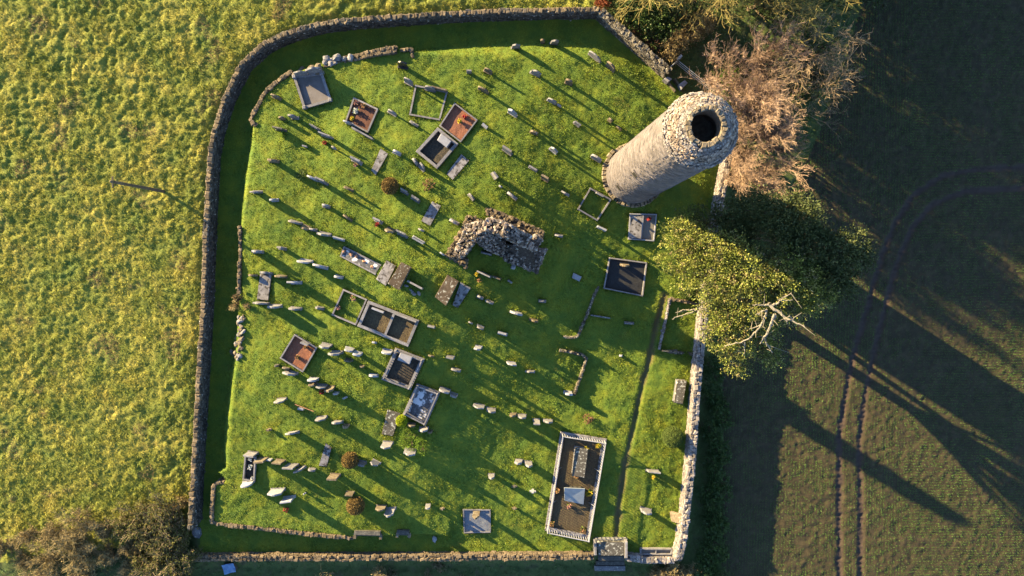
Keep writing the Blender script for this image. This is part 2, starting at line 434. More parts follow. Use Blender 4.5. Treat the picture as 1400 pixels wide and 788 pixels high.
MOUND_PX = [((562, 66), .5), ((541, 67), .12), ((490, 76), .12), ((445, 85), .12), ((402, 101), .12), ((376, 118), .12), ((363, 131), .12), ((352, 152), .12),
            ((343, 167), .4), ((335, 185), .9), ((325, 240), 1.0), ((320, 290), 1.0), ((319, 325), .9), ((318, 400), .9), ((315, 440), .9), ((310, 490), 1.0),
            ((303, 530), 1.1), ((297, 575), 1.1), ((294, 620), 1.1), ((298, 645), .9), ((309, 655), .12), ((294, 659), .12), ((291, 715), .12), ((390, 726), .12),
            ((482, 736), .12), ((560, 735), .15), ((612, 738), 1.5), ((700, 752), 2.5), ((800, 757), 2.5), ((850, 760), 3), ((925, 762), 3),
            ((953, 560), 2), ((964, 420), 2), ((984, 290), 2), ((1000, 200), 2), ((960, 150), 2), ((905, 105), 2.2), ((865, 66), 2.2), ((820, 42), 2.2), ((740, 38), 2.2),
            ((650, 44), 2.0)]
MOUND = WA([m[0] for m in MOUND_PX], .9)
MOUND_WID = np.array([m[1] for m in MOUND_PX])
M_CTRL = [(340, 200, 1.2), (340, 600, 1.3), (310, 600, 1.3), (330, 400, 1.25), (300, 690, 1.25), (450, 100, 1.3), (600, 80, 1.15), (800, 70, 1.05), (720, 110, 1.25), (450, 350, 2.1), (600, 250, 2.2),
          (550, 450, 2.2), (680, 200, 2.15), (690, 320, 2.2), (780, 200, 1.35), (880, 240, .7), (800, 330, .8), (800, 450, .15),
          (700, 480, .9), (640, 600, .45), (720, 600, .1), (750, 700, .05), (860, 400, .1), (880, 520, .12), (930, 600, .2), (930, 450, .2),
          (500, 600, 1.6), (480, 700, 1.0), (600, 700, .25), (560, 560, 1.5), (400, 690, 1.05), (300, 690, 1.05), (900, 740, .05), (840, 130, 1.0), (900, 130, .5),
          (980, 250, .2), (420, 500, 1.75), (400, 250, 1.75), (520, 180, 1.95), (600, 380, 2.3)]
L_CTRL = [(100, 100, .3), (100, 350, .3), (100, 600, .3), (500, -40, .3), (200, 450, .2), (860, 0, 0), (950, 90, -.2), (1050, 150, -.5), (1000, 400, -.6),
          (1000, 650, -.7), (1200, 400, -.7), (1300, 700, -.7), (1300, 50, -.7), (300, 800, -.5), (600, 800, -.9), (900, 810, -.9), (100, 760, .1)]
PATH_PX = [(910, 405), (897, 452), (887, 500), (870, 565), (856, 635), (848, 690), (844, 735)]
PATH = WA(PATH_PX, .4)
# wheel tracks in the tilled field
TRACKS = [WA(t, -.7) for t in (
    [(1148, 820), (1148, 700), (1148, 600), (1158, 530), (1172, 470), (1188, 415), (1203, 360), (1222, 310), (1248, 268), (1290, 240), (1340, 231), (1420, 228)],
    [(1177, 820), (1177, 700), (1175, 600), (1184, 535), (1197, 475), (1212, 415), (1227, 360), (1246, 315), (1275, 280), (1320, 262), (1420, 255)],
    )]
TRACK_W = [.15, .15]

def macro(x, y):
    ins = inside_poly(x, y, YARD)
    dw, _ = dist_segs(x, y, YARD)
    inm = inside_poly(x, y, MOUND)
    dm, im = dist_segs(x, y, MOUND)
    A_ = MOUND[im]; B_ = np.roll(MOUND, -1, 0)[im]; D_ = B_ - A_
    tt = np.clip(((x - A_[..., 0]) * D_[..., 0] + (y - A_[..., 1]) * D_[..., 1]) / (D_[..., 0] ** 2 + D_[..., 1] ** 2), 0, 1)
    w0, w1 = MOUND_WID[im], np.roll(MOUND_WID, -1)[im]
    wid = np.where(np.minimum(w0, w1) < .2, np.minimum(w0, w1), w0 * (1 - tt) + w1 * tt)
    M = rbf(x, y, M_CTRL, 3.6)
    und = .28 * fbm(x * .23, y * .23, 21, 3) * smooth(dm / 4)
    zi = np.where(inm, (M + und) * smooth(dm / wid), 0.0) + .02 * fbm(x * .8, y * .8, 5)
    # sunk path beside the lower strip of lawn
    dp, _ = dist_segs(x, y, PATH, False)
    zi = zi - (.15 + .1 * vnoise(x * .7, y * .7, 4)) * (1 - smooth((dp - .04) / .28)) * ins
    lev = rbf(x, y, L_CTRL, 4.5)
    zo = lev * smooth(dw / 1.3)
    return np.where(ins, zi, zo)

def macro1(x, y):
    return float(macro(np.array([x]), np.array([y]))[0])
def ground_px(px, py, dz=0.0, f=macro1, it=5):
    z = 1.0
    for _ in range(it):
        p = W(px, py, z + dz)
        z = f(p.x, p.y)
    p = W(px, py, z + dz)
    return Vector((p.x, p.y, z))

# ------------------------------------------------------------------ grave plots (photograph corners) that sit level in the turf
# name: corners in order, first edge carries the headstones
PLOT_PX = {
    'concrete': quad(1, [(352, 318), (548, 292), (612, 487), (425, 542)]),
    'flowers': quad(1, [(760, 462), (925, 540), (855, 700), (700, 625)]),
    'open_top': quad(1, [(1172, 378), (1392, 424), (1338, 616), (1130, 580)]),
    'red_top': quad(2, [(305, 500), (460, 615), (345, 765), (200, 655)]),
    'white_tomb': quad(4, [(195, -25), (330, 85), (185, 255), (45, 140)]),
    'tower_side': quad(4, [(1215, 378), (1358, 458), (1262, 605), (1128, 525)]),
    'long_debris': quad(5, [(690, 85), (945, 212), (908, 275), (665, 148)]),
    'open_flowers': quad(5, [(690, 370), (850, 440), (775, 615), (612, 545)]),
    'double': quad(5, [(855, 450), (1200, 585), (1130, 755), (785, 615)]),
    'red_west': quad(7, [(365, -18), (515, 75), (420, 240), (265, 145)]),
    'balus_dark': quad(7, [(1040, 75), (1235, 150), (1140, 360), (945, 290)]),
    'balus_slate': quad(7, [(1185, 315), (1340, 370), (1240, 600), (1090, 525)]),
    'narrow': quad(9, [(280, 105), (350, 115), (340, 290), (265, 270)]),
    'blue': quad(10, [(555, 475), (742, 475), (745, 628), (563, 630)]),
    'railed': quad(11, [(95, 100), (305, 135), (222, 612), (20, 572)]),
    'black': quad(12, [(238, 105), (408, 128), (388, 280), (212, 245)]),
    'twin': quad(13, [(245, 612), (357, 615), (345, 728), (237, 720)]),
}
SLAB_PX = {
    'ledger_a': quad(3, [(940, 115), (990, 150), (910, 295), (875, 265)]),
    'ledger_b': quad(3, [(1285, 470), (1345, 500), (1270, 635), (1215, 600)]),
    'ledger_c': quad(4, [(350, 155), (400, 200), (290, 325), (250, 285)]),
    'ledger_d': quad(5, [(130, 270), (205, 275), (185, 450), (110, 440)]),
    'ledger_e': quad(5, [(980, 180), (1040, 215), (975, 345), (910, 305)]),
    'ledger_f': quad(6, [(340, 325), (410, 365), (325, 500), (290, 480)]),
    'ledger_g': quad(7, [(985, 492), (1070, 520), (1025, 670), (945, 655)]),
    'ledger_h': quad(9, [(815, 30), (860, 60), (825, 185), (770, 180)]),
    'plaque': quad(6, [(1105, 265), (1160, 288), (1143, 320), (1092, 298)]),
}
LEVEL = {}
def set_level(key, px, extra=.03):
    P = [ground_px(*p) for p in px]
    xy = np.array([[p.x, p.y] for p in P]); z = np.array([p.z for p in P])
    A = np.c_[xy, np.ones(len(xy))]
    co, *_ = np.linalg.lstsq(A, z, rcond=None)
    co = np.array(co); co[:2] *= .6                      # graves are levelled a little against the slope
    co[2] = (z - xy @ co[:2]).mean()
    LEVEL[key] = (xy, co)
for k, v in {**PLOT_PX, **SLAB_PX}.items(): set_level(k, v)

def land(x, y):
    z = macro(x, y)
    for k, (P, co) in LEVEL.items():
        x0, y0 = P.min(0) - .8; x1, y1 = P.max(0) + .8
        m = (x > x0) & (x < x1) & (y > y0) & (y < y1)
        if not m.any(): continue
        xs, ys = x[m], y[m]
        d, _ = dist_segs(xs, ys, P)
        d = np.where(inside_poly(xs, ys, P), 0, d)
        w = 1 - smooth(d / .5)
        z[m] = z[m] * (1 - w) + (co[0] * xs + co[1] * ys + co[2]) * w
    return z

# grid: 12 cm in and around the picture, growing towards the horizon
def axis(lo, hi, step, far):
    a = list(np.arange(lo, hi + 1e-6, step)); s = step
    b = []; x = a[-1]
    while x < far: s *= 1.35; x += s; b.append(x)
    c = []; x = a[0]; s = step
    while x > -far: s *= 1.35; x -= s; c.append(x)
    return np.array(c[::-1] + a + b)
GX = axis(-38.5, 39.5, .125, 420.0); GY = axis(-23.6, 21.2, .125, 420.0)
XX, YY = np.meshgrid(GX, GY)
nY, nX = XX.shape
ZZ = land(XX.ravel(), YY.ravel()).reshape(XX.shape)
YARD_IN = inside_poly(XX, YY, YARD)
CROP = WA([(2400, 2400), (988, 2400), (988, 480), (1012, 420), (1062, 300), (1112, 200), (1150, 100), (1180, 0), (1300, -400), (2400, -2000)], -.5)
CROP = np.concatenate([[[900, -900]], CROP[1:-1], [[60, 900]], [[900, 900]]])
CROP_IN = inside_poly(XX, YY, CROP) & ~YARD_IN
MEAD = WA([(819, 10), (900, -300)], .3)
MEADOW = np.concatenate([[MEAD[0]], [[20, 900]], [[-900, 900]], [[-900, -26.0]], WA([(0, 770), (200, 745), (262, 735)], 0), NW_W[::-1][2:-1]])
MEAD_IN = inside_poly(XX, YY, MEADOW) & ~YARD_IN
dyard, _ = dist_segs(XX, YY, YARD)
flatm = np.zeros(XX.shape, bool)
for k, (P, co) in LEVEL.items():
    if k not in ('open_top', 'open_flowers', 'tower_side'): flatm |= inside_poly(XX, YY, P)
dpath, _ = dist_segs(XX, YY, PATH, False)
pathmask = (1 - smooth((dpath - .06 + .25 * vnoise(XX * 1.5, YY * 1.5, 8)) / .3)) * YARD_IN * .8
trk = np.zeros(XX.shape)
for T, w in zip(TRACKS, TRACK_W):
    d, _ = dist_segs(XX, YY, T, False)
    trk = np.maximum(trk, 1 - smooth((d - w * .8 + .16 * vnoise(XX * 2.2, YY * 2.2, 33)) / .16))
trk = trk * CROP_IN
# fine relief of the turf itself
tuss = fbm(XX * 3.2, YY * 3.2, 40, 3)
micro_lawn = .055 * fbm(XX * 2.1, YY * 2.1, 60, 3) + .05 * vnoise(XX * 5.5 + YY * 2, YY * 5.5 - XX * 2, 66)
ridge = 1 - np.abs(2 * vnoise(XX * 3.5 + YY * 2.3 + 1.2 * tuss, YY * 3.5 - XX * 2.3 - 1.2 * tuss, 44))
micro_mead = (.15 + .14 * fbm(XX * .12, YY * .12, 81, 2)) * tuss * smooth(dyard / .8) + .10 * ridge + .03 * vnoise(XX * 7, YY * 7, 47)
micro_soil = .085 * fbm(XX * 4, YY * 4, 70, 3) - .09 * trk + .035 * trk * np.sin(YY * 2 * math.pi / .36)
SZ = ZZ.copy()                                             # smooth land for standing things on
ZZ = ZZ + np.where(YARD_IN & ~flatm, micro_lawn * smooth(dyard / .5), 0) + np.where(MEAD_IN, micro_mead - .05, 0) \
    + np.where(CROP_IN, micro_soil, 0) + np.where(~(YARD_IN | MEAD_IN | CROP_IN), .12 * tuss * smooth(dyard / .6), 0)
ZZ = np.where(flatm, ZZ - .04, ZZ)

def sample(A, x, y):
    x = np.asarray(x, float); y = np.asarray(y, float)
    i = np.clip(np.searchsorted(GX, x) - 1, 0, nX - 2); j = np.clip(np.searchsorted(GY, y) - 1, 0, nY - 2)
    fx = (x - GX[i]) / (GX[i + 1] - GX[i]); fy = (y - GY[j]) / (GY[j + 1] - GY[j])
    return (A[j, i] * (1 - fx) + A[j, i + 1] * fx) * (1 - fy) + (A[j + 1, i] * (1 - fx) + A[j + 1, i + 1] * fx) * fy
def near(A, x, y):
    i = np.clip(np.searchsorted(GX, x), 0, nX - 1); j = np.clip(np.searchsorted(GY, y), 0, nY - 1)
    return A[j, i]
def Z1(x, y): return float(sample(SZ, [x], [y])[0])
def G(px, py, dz=0.0): return ground_px(px, py, dz, Z1, 5)

def ground_piece(name, mask, mat):
    fm = mask[:-1, :-1]
    idx = np.arange(nY * nX).reshape(nY, nX)
    a = idx[:-1, :-1][fm]; b = idx[:-1, 1:][fm]; c = idx[1:, 1:][fm]; d = idx[1:, :-1][fm]
    F = np.stack([a, b, c, d], 1)
    used, inv = np.unique(F, return_inverse=True)
    V = np.c_[XX.ravel()[used], YY.ravel()[used], ZZ.ravel()[used]]
    tr = np.maximum(trk, pathmask).ravel()[used]
    me = np_mesh(name, V, inv.reshape(F.shape), mat, None, True, {'track': tr})
    o = link(name, me)
    o['kind'] = 'structure'
    return o
ground_piece('churchyard_lawn', YARD_IN, 'lawn')
ground_piece('meadow', MEAD_IN, 'meadow')
ground_piece('tilled_field', CROP_IN, 'soil')
ground_piece('verge', ~(YARD_IN | MEAD_IN | CROP_IN), 'verge')

# ------------------------------------------------------------------ grass, weeds and seedlings: real blades
def blades(name, n, box, ok, length, width, mat, label, lean=.8, dens=None):
    x = rng.uniform(box[0], box[1], n); y = rng.uniform(box[2], box[3], n)
    k = near(ok, x, y)
    if dens is not None: k = k & (rng.random(n) < dens(x, y))
    x, y = x[k], y[k]; n = len(x)
    z = sample(ZZ, x, y) - .01
    L = length * rng.uniform(.5, 1.4, n) * (1 + .8 * fbm(x * .9, y * .9, 91))
    a = rng.uniform(0, 2 * math.pi, n); q = a + rng.normal(0, .5, n) + math.pi / 2
    w = width * rng.uniform(.7, 1.3, n)
    le = lean * rng.uniform(.3, 1.3, n)
    B = np.c_[x, y, z]
    s = np.c_[np.cos(q) * w, np.sin(q) * w, np.zeros(n)]
    t = np.c_[np.cos(a) * np.sin(le) * L, np.sin(a) * np.sin(le) * L, np.cos(le) * L]
    V = np.stack([B - s, B + s, B + t], 1).reshape(-1, 3)
    F = np.arange(3 * n).reshape(-1, 3)
    o = link(name, np_mesh(name, V, F, mat, np.repeat(rng.random(n), 3)))
    tag(o, label, 'grass', None, 'stuff')
    return o
bx = (-38.5, 39.5, -23.6, 21.2)
ok_lawn = YARD_IN & ~flatm & (dpath > .15) & (dyard > .3)
blades('grass', 500000, (-22.5, 16, -21.5, 18.5), ok_lawn, .09, .020, 'lawn_blade', 'short green turf covering the churchyard', 1.25)
ok_mead = MEAD_IN & (dyard > .35)
blades('meadow_grass', 520000, (-38.5, 8, -20, 21.2), ok_mead, .15, .023, 'meadow_blade', 'tussocky yellow green pasture outside the wall', 1.15)
ok_verge = ~(YARD_IN | MEAD_IN | CROP_IN) & (dyard > .3)
blades('weeds', 90000, bx, ok_verge, .24, .026, 'weed_blade', 'dark rank weeds along the outside of the walls', .9)
def seedlings():
    pts = []
    row = .20
    xs0, xs1, ys0, ys1 = 13.5, 39.5, -23.6, 21.2
    xb = W(1238, 600, -.7).x
    for xr in np.arange(xs0, xb, row):                     # rows along the headland
        y = np.arange(ys0, ys1, .07); pts.append(np.c_[np.full(len(y), xr), y])
    for yr in np.arange(ys0, ys1, row):                    # rows across the field
        x = np.arange(xb, xs1, .07); pts.append(np.c_[x, np.full(len(x), yr)])
    P = np.concatenate(pts) + rng.normal(0, .018, (sum(len(p) for p in pts), 2))
    k = near(CROP_IN & (dyard > .9) & (XX < 39), P[:, 0], P[:, 1]) & (near(trk, P[:, 0], P[:, 1]) < .3)
    d = .72 + .8 * fbm(P[:, 0] * .18, P[:, 1] * .18, 12, 3) + .9 * vnoise(P[:, 0] * 1.3, P[:, 1] * 1.3, 19)
    k &= rng.random(len(P)) < np.clip(d, .2, 1)
    P = P[k]; P = np.repeat(P, 3, 0) + rng.normal(0, .022, (len(P) * 3, 2)); n = len(P)
    z = sample(ZZ, P[:, 0], P[:, 1]) - .01
    L = rng.uniform(.06, .15, n); a = rng.uniform(0, 2 * math.pi, n); le = rng.uniform(.4, 1.2, n); q = a + math.pi / 2
    w = rng.uniform(.009, .019, n)
    B = np.c_[P, z]; s = np.c_[np.cos(q) * w, np.sin(q) * w, 0 * w]
    t = np.c_[np.cos(a) * np.sin(le) * L, np.sin(a) * np.sin(le) * L, np.cos(le) * L]
    V = np.stack([B - s, B + s, B + t], 1).reshape(-1, 3)
    o = link('seedlings', np_mesh('seedlings', V, np.arange(3 * n).reshape(-1, 3), 'seedling', np.repeat(rng.random(n), 3)))
    tag(o, 'thin rows of young green crop in the dark tilled field', 'crop', None, 'stuff')
seedlings()

# ------------------------------------------------------------------ rubble walls
def resample(P, step):
    P = np.asarray(P, float)
    d = np.r_[0, np.cumsum(np.linalg.norm(np.diff(P, axis=0), axis=1))]
    n = max(2, int(d[-1] / step) + 1); s = np.linspace(0, d[-1], n)
    return np.c_[np.interp(s, d, P[:, 0]), np.interp(s, d, P[:, 1])], d[-1]
def rubble_wall(name, label, cat, line, thick, top, core_mat, stone_mat, sl=.30, sh=.16, base_drop=.15, group=None, wob=.03, cap=True, cap_mat=None, rough=.03):
    """field-stone wall on a ground line; top(s in 0..1) gives the absolute height of its crown"""
    P, Ltot = resample(line, .5)
    mid = P[len(P) // 2]
    o0 = np.array([mid[0], mid[1], Z1(*mid)])
    root = thing(name, label, cat, o0, 0, group)
    n = len(P)
    T = np.gradient(P, axis=0); T /= np.linalg.norm(T, axis=1, keepdims=True)
    Nn = np.c_[-T[:, 1], T[:, 0]]
    s01 = np.linspace(0, 1, n)
    tz = np.array([top(s) for s in s01]) + rng.normal(0, wob * .5, n) + .14 * fbm(P[:, 0] * .45, P[:, 1] * .45, 17) * min(1, Ltot / 12)
    h = thick / 2 - .05
    Lx = P + Nn * h; Rx = P - Nn * h
    bz = lambda Q: sample(SZ, Q[:, 0], Q[:, 1])
    gl = bz(P + Nn * (thick / 2 + .2)); gr = bz(P - Nn * (thick / 2 + .2))
    zb = np.minimum(gl, gr) - base_drop
    V = np.concatenate([np.c_[Lx, zb], np.c_[Lx, tz - .06], np.c_[Rx, tz - .06], np.c_[Rx, zb]])
    F = []
    for i in range(n - 1):
        for k in range(3):
            F.append([k * n + i, k * n + i + 1, (k + 1) * n + i + 1, (k + 1) * n + i])
    F.append([0, n, 2 * n, 3 * n]); F.append([n - 1, 4 * n - 1, 3 * n - 1, 2 * n - 1])
    part('wall_core', V, np.array(F), core_mat, root, o0)
    C = []; U = []; VV = []; NN = []; S = []
    def at(s):
        i = min(n - 2, max(0, int(s / Ltot * (n - 1)))); f = s / Ltot * (n - 1) - i
        p = P[i] * (1 - f) + P[i + 1] * f
        return p, T[i] * (1 - f) + T[i + 1] * f, Nn[i] * (1 - f) + Nn[i + 1] * f, tz[i] * (1 - f) + tz[i + 1] * f, gl[i] * (1 - f) + gl[i + 1] * f, gr[i] * (1 - f) + gr[i + 1] * f
    for side in (1, -1):
        r = 0
        zmin = (min(gl) if side > 0 else min(gr)) - .1
        zz = max(tz) - sh * .5
        while zz > zmin:
            s = -rng.uniform(0, sl)
            while s < Ltot:
                l = sl * rng.uniform(.4, 1.7)
                sc = s + l / 2
                if 0 < sc < Ltot:
                    p, t, nn, tp, a, b = at(sc)
                    g = a if side > 0 else b
                    if g - .12 < zz < tp - .02:
                        q = p + nn * side * (thick / 2 - .06)
                        C.append((q[0], q[1], zz + rng.normal(0, .012))); U.append((t[0], t[1], rng.normal(0, .06)))
                        VV.append((0, 0, 1)); NN.append((nn[0] * side, nn[1] * side, rng.normal(0, .08)))
                        S.append((l * .47, sh * rng.uniform(.38, .52), .06 + abs(rng.normal(0, rough))))
                s += l
            zz -= sh
    if cap_mat:
        v, f, t = stones(C, U, VV, NN, S)
        part('stone_facing', v, f, stone_mat, root, o0, tint=t, kind='stuff')
        C = []; U = []; VV = []; NN = []; S = []
    if cap:
        k = max(1, int(round(thick / .28)))
        for r in range(k):
            s = -rng.uniform(0, sl)
            while s < Ltot:
                l = sl * rng.uniform(.35, 1.6); sc = s + l / 2
                if 0 < sc < Ltot:
                    p, t, nn, tp, a, b = at(sc)
                    off = ((r + .5) / k - .5) * thick * .95 + rng.normal(0, .02)
                    q = p + nn * off; th = rng.normal(0, .25)
                    t2 = (t[0] * math.cos(th) - t[1] * math.sin(th), t[0] * math.sin(th) + t[1] * math.cos(th))
                    C.append((q[0], q[1], tp - .03 + rng.normal(0, wob))); U.append((t2[0], t2[1], rng.normal(0, .1)))
                    VV.append((-t2[1], t2[0], rng.normal(0, .12))); NN.append((0, 0, 1))
                    S.append((l * .48, thick / k * .5 * rng.uniform(.8, 1.15), .07 * rng.uniform(.7, 1.4)))
                s += l
    v, f, t = stones(C, U, VV, NN, S)
    part('coping' if cap_mat else 'stone_facing', v, f, cap_mat or stone_mat, root, o0, tint=t, kind='stuff')
    return root
wallg = 'dry rubble walls round the churchyard'
rubble_wall('boundary_wall', 'long curving rubble wall dividing the churchyard from the tussocky meadow', 'wall', NW_W, .33, lambda s: 1.55, 'wall_core', 'wall_dark', group=wallg, sl=.24, sh=.13, cap_mat='wall_brown')
rubble_wall('boundary_wall', 'straight low rubble wall running to the stone stile', 'wall', S_W, .44, lambda s: .58, 'wall_core', 'wall_brown', group=wallg, sl=.26)
rubble_wall('boundary_wall', 'pale rubble wall between churchyard and dark tilled field', 'wall', E_W, .5, lambda s: 1.25, 'wall_core', 'wall_pale', group=wallg, sl=.25, wob=.04, sh=.13)
rubble_wall('boundary_wall', 'short sunlit rubble wall ending at the metal gate near the tower', 'wall', NE_W, .46, lambda s: 1.5, 'wall_core', 'wall_stone', group=wallg, sl=.22, sh=.13)
retg = 'retaining walls of the raised burial mound'
def edge_top(line, up):
    def f(s):
        P, L = resample(line, .2); i = min(len(P) - 1, int(s * (len(P) - 1)))
        m = P[i]
        return macro_hi(m) + up
    return f
def macro_hi(p):
    """height of the raised ground just inside an edge point"""
    return max(Z1(p[0] + .5 * math.cos(a), p[1] + .5 * math.sin(a)) for a in np.arange(0, 6.28, .5))
c1 = WA([(402, 100), (388, 109), (376, 118), (363, 131), (352, 152), (345, 166), (353, 173)], 1.0)
rubble_wall('retaining_wall', 'thin curved stone edging of the mound beside the concrete-floored grave', 'wall', c1, .26, edge_top(c1, .04), 'wall_core', 'wall_brown', group=retg, sl=.24, sh=.14)
c2 = WA([(542, 68), (515, 72), (489, 77.5), (466, 82), (443, 87)], 1.6)
rubble_wall('retaining_wall', 'brown rubble wall in line with the white boulders on the mound', 'wall', c2, .46, lambda s: 1.75 - .1 * s if s < .5 else 1.45, 'wall_core', 'wall_brown', group=retg, sl=.22, sh=.14)
c3 = WA([(548, 69), (563, 67.5), (565, 80)], 1.5)
rubble_wall('retaining_wall', 'stub of hooked rubble wall beside the black polished headstone', 'wall', c3, .22, lambda s: 1.5, 'wall_core', 'wall_brown', group=retg, sl=.2, sh=.13)
c4 = WA([(309, 659.5), (294.5, 659.5), (291.5, 690), (291, 714), (340, 720), (400, 727), (482, 736)], 1.0)
rubble_wall('retaining_wall', 'rubble edging round the square corner of the raised lawn', 'wall', c4, .26, edge_top(c4, .05), 'wall_core', 'wall_brown', group=retg, sl=.24, sh=.14)
c5 = WA([(331, 311), (332, 345), (330, 380), (329, 400)], 1.1)
rubble_wall('retaining_wall', 'crumbling line of brown stones along the mound edge towards the meadow', 'wall', c5, .2, edge_top(c5, .06), 'wall_core', 'wall_brown', group=retg, sl=.2, sh=.12, wob=.06)
# low ruined enclosure walls inside the yard
lowg = 'low ruined enclosure walls on the lawn'
def low_wall(px, label, th=.24, up=.34, mat='wall_stone', sl=.15):
    th *= .62; up *= .75
    L = np.array([G(*p)[:2] for p in px])
    def top(s):
        P, _ = resample(L, .2); i = min(len(P) - 1, int(s * (len(P) - 1)))
        return Z1(*P[i]) + up
    return rubble_wall('low_wall', label, 'wall', L, th, top, 'wall_core', mat, sl=sl, sh=.12, group=lowg, wob=.04)
low_wall([t2p(6, 1270, 357), t2p(6, 1240, 415), t2p(6, 1195, 540), t2p(6, 1125, 703), t2p(6, 1040, 690)], 'dark hooked low wall beside the black gravel plot', .2, .3)
low_wall([t2p(8, 1012, 92), t2p(8, 1100, 108), t2p(8, 1195, 130), t2p(8, 1150, 270), t2p(8, 1105, 390)], 'dark angled low wall with a pale headstone at its end', .24, .42)
low_wall([t2p(12, 508, 294), t2p(12, 488, 400), t2p(12, 462, 515)], 'thin pale wall along the sunk path', .18, .32, 'wall_pale')
low_wall([t2p(12, 512, 292), t2p(12, 580, 302), t2p(12, 640, 318)], 'thin low wall half under the yew tree', .16, .28, 'wall_brown')
low_wall([t2p(12, 500, 525), t2p(12, 560, 533), t2p(12, 620, 541)], 'low dark cross wall by the green flowers', .14, .22, 'wall_stone')

# ------------------------------------------------------------------ round tower
def round_tower():
    b = G(866, 240)
    zt = 19.5                                             # shoulder of the shaft
    p0 = np.array([b.x, b.y, b.z])
    root = thing('round_tower', 'tall tapering round stone tower with an open rubble cone top', 'tower', p0)
    rb, rt = 1.97, 1.66
    # shaft in courses, each block a little in or out
    nA = 96; courses = 74; V = []; F = []; tint = []
    za = np.linspace(b.z - .2, zt, courses + 1)
    rad = lambda z: rb + (rt - rb) * (z - b.z) / (zt - b.z)
    rows = []
    for c in range(courses):
        seg = []
        k = 0
        while k < nA:
            w = int(rng.integers(2, 5)); o = rng.normal(0, .011); t = rng.random()
            seg += [(o, t)] * w; k += w
        seg = seg[:nA]; sh = int(rng.integers(0, nA)); seg = seg[sh:] + seg[:sh]
        for (z, e) in ((za[c], 0), (za[c] + .02, 1), (za[c + 1] - .015, 1)):
            ring = []
            for k in range(nA):
                a = 2 * math.pi * k / nA
                o, t = seg[k]
                edge = seg[k] != seg[k - 1]
                r = rad(z) + (o if e else -.012) - (.014 if edge else 0)
                ring.append((b.x + r * math.cos(a), b.y + r * math.sin(a), z)); tint.append(t)
            rows.append(ring)
    V = np.array(rows).reshape(-1, 3); nr = len(rows)
    i = np.arange(nr - 1)[:, None] * nA; k = np.arange(nA)[None]; k2 = (k + 1) % nA
    F = np.stack([i + k, i + k2, i + nA + k2, i + nA + k], -1).reshape(-1, 4)
    part('shaft', V, F, 'tower_stone', root, p0, tint=np.array(tint))
    # cone cap: rough core with a hole, covered by stones
    zr, rh = 20.75, .70                                   # rim height, radius of the hole
    prof = [(rt + .0, zt - .05), (rt - .02, zt + .03), (rt - .2, zt + .26), (1.12, zt + .72), (rh + .16, zr - .24), (rh + .02, zr - .14), (rh - .06, zr - .8), (rh + .2, zr - 1.4), (rh + .2, zr - 2.2), (0.02, zr - 2.1)]
    n = 64; V = []; 
    for (r, z) in prof:
        for k in range(n):
            a = 2 * math.pi * k / n
            V.append((b.x + r * math.cos(a), b.y + r * math.sin(a), z))
    i = np.arange(len(prof) - 1)[:, None] * n; k = np.arange(n)[None]; k2 = (k + 1) % n
    F = np.stack([i + k, i + k2, i + n + k2, i + n + k], -1).reshape(-1, 4)
    cut = 5 * n
    cap = part('cap', np.array(V), F[:cut], 'wall_core', root, p0)
    part('inner_wall', np.array(V), F[cut:], 'plinth_stone', root, p0, tint=np.full(len(V), .4))
    # stones of the cone in rings
    nR = 14; cnt = 0; hid = []
    for ri in range(nR):
        f = ri / (nR - 1)
        r = 1.70 - .80 * f - .03 * (ri == 0) ; z = zt + .03 + 1.08 * f ** .92; slope = .92 - .5 * min(1, f * 2.2)
        a = rng.uniform(0, 1)
        end = a + 2 * math.pi
        while a < end:
            l = rng.uniform(.08, .25); da = l / r
            if a + da > end + .02: da = max(.08 / r, end - a); l = da * r
            am = a + da / 2
            er = np.array([math.cos(am), math.sin(am), 0]); et = np.array([-math.sin(am), math.cos(am), 0])
            nrm = er * slope + np.array([0, 0, 1]) * math.sqrt(max(.05, 1 - slope * slope))
            nrm = nrm + rng.normal(0, .13, 3); nrm /= np.linalg.norm(nrm)
            u = et + np.array([0, 0, 1]) * rng.normal(0, .16); u -= nrm * np.dot(u, nrm); u /= np.linalg.norm(u)
            v = np.cross(nrm, u)
            C = np.array([b.x, b.y, z + rng.normal(0, .015)]) + er * (r + rng.normal(0, .018))
            arg = (u, v, nrm, (l * .48, rng.uniform(.034, .066), rng.uniform(.04, .075)))
            if ri < 4 or cnt >= 270: hid.append((C, *arg))
            else:
                vv, ff, tt = stones([C * 0], [u], [v], [nrm], [arg[3]], .24)
                link('stone', np_mesh('stone', vv, ff, 'cap_stone'), cap, C - p0); cnt += 1
            a += da
    vv, ff, tt = stones([h[0] for h in hid], [h[1] for h in hid], [h[2] for h in hid], [h[3] for h in hid], [h[4] for h in hid], .2)
    part('stone_course', vv, ff, 'wall_pale', cap, p0, tint=tt, kind='stuff')
    # ring of flat stones round the hole
    V = [(b.x + r * math.cos(q), b.y + r * math.sin(q), z) for (r, z) in ((rh - .01, zr - .14), (rh - .01, zr - .05), (rh + .2, zr - .06), (rh + .2, zr - .16)) for q in np.arange(40) * 2 * math.pi / 40]
    i = np.arange(3)[:, None] * 40; k = np.arange(40)[None]; k2 = (k + 1) % 40
    rim = part('rim', np.array(V), np.stack([i + k, i + n * 0 + k2, i + 40 + k2, i + 40 + k], -1).reshape(-1, 4), 'plinth_stone', root, p0)
    vv, ff = [], []
    k = 0; a = 0
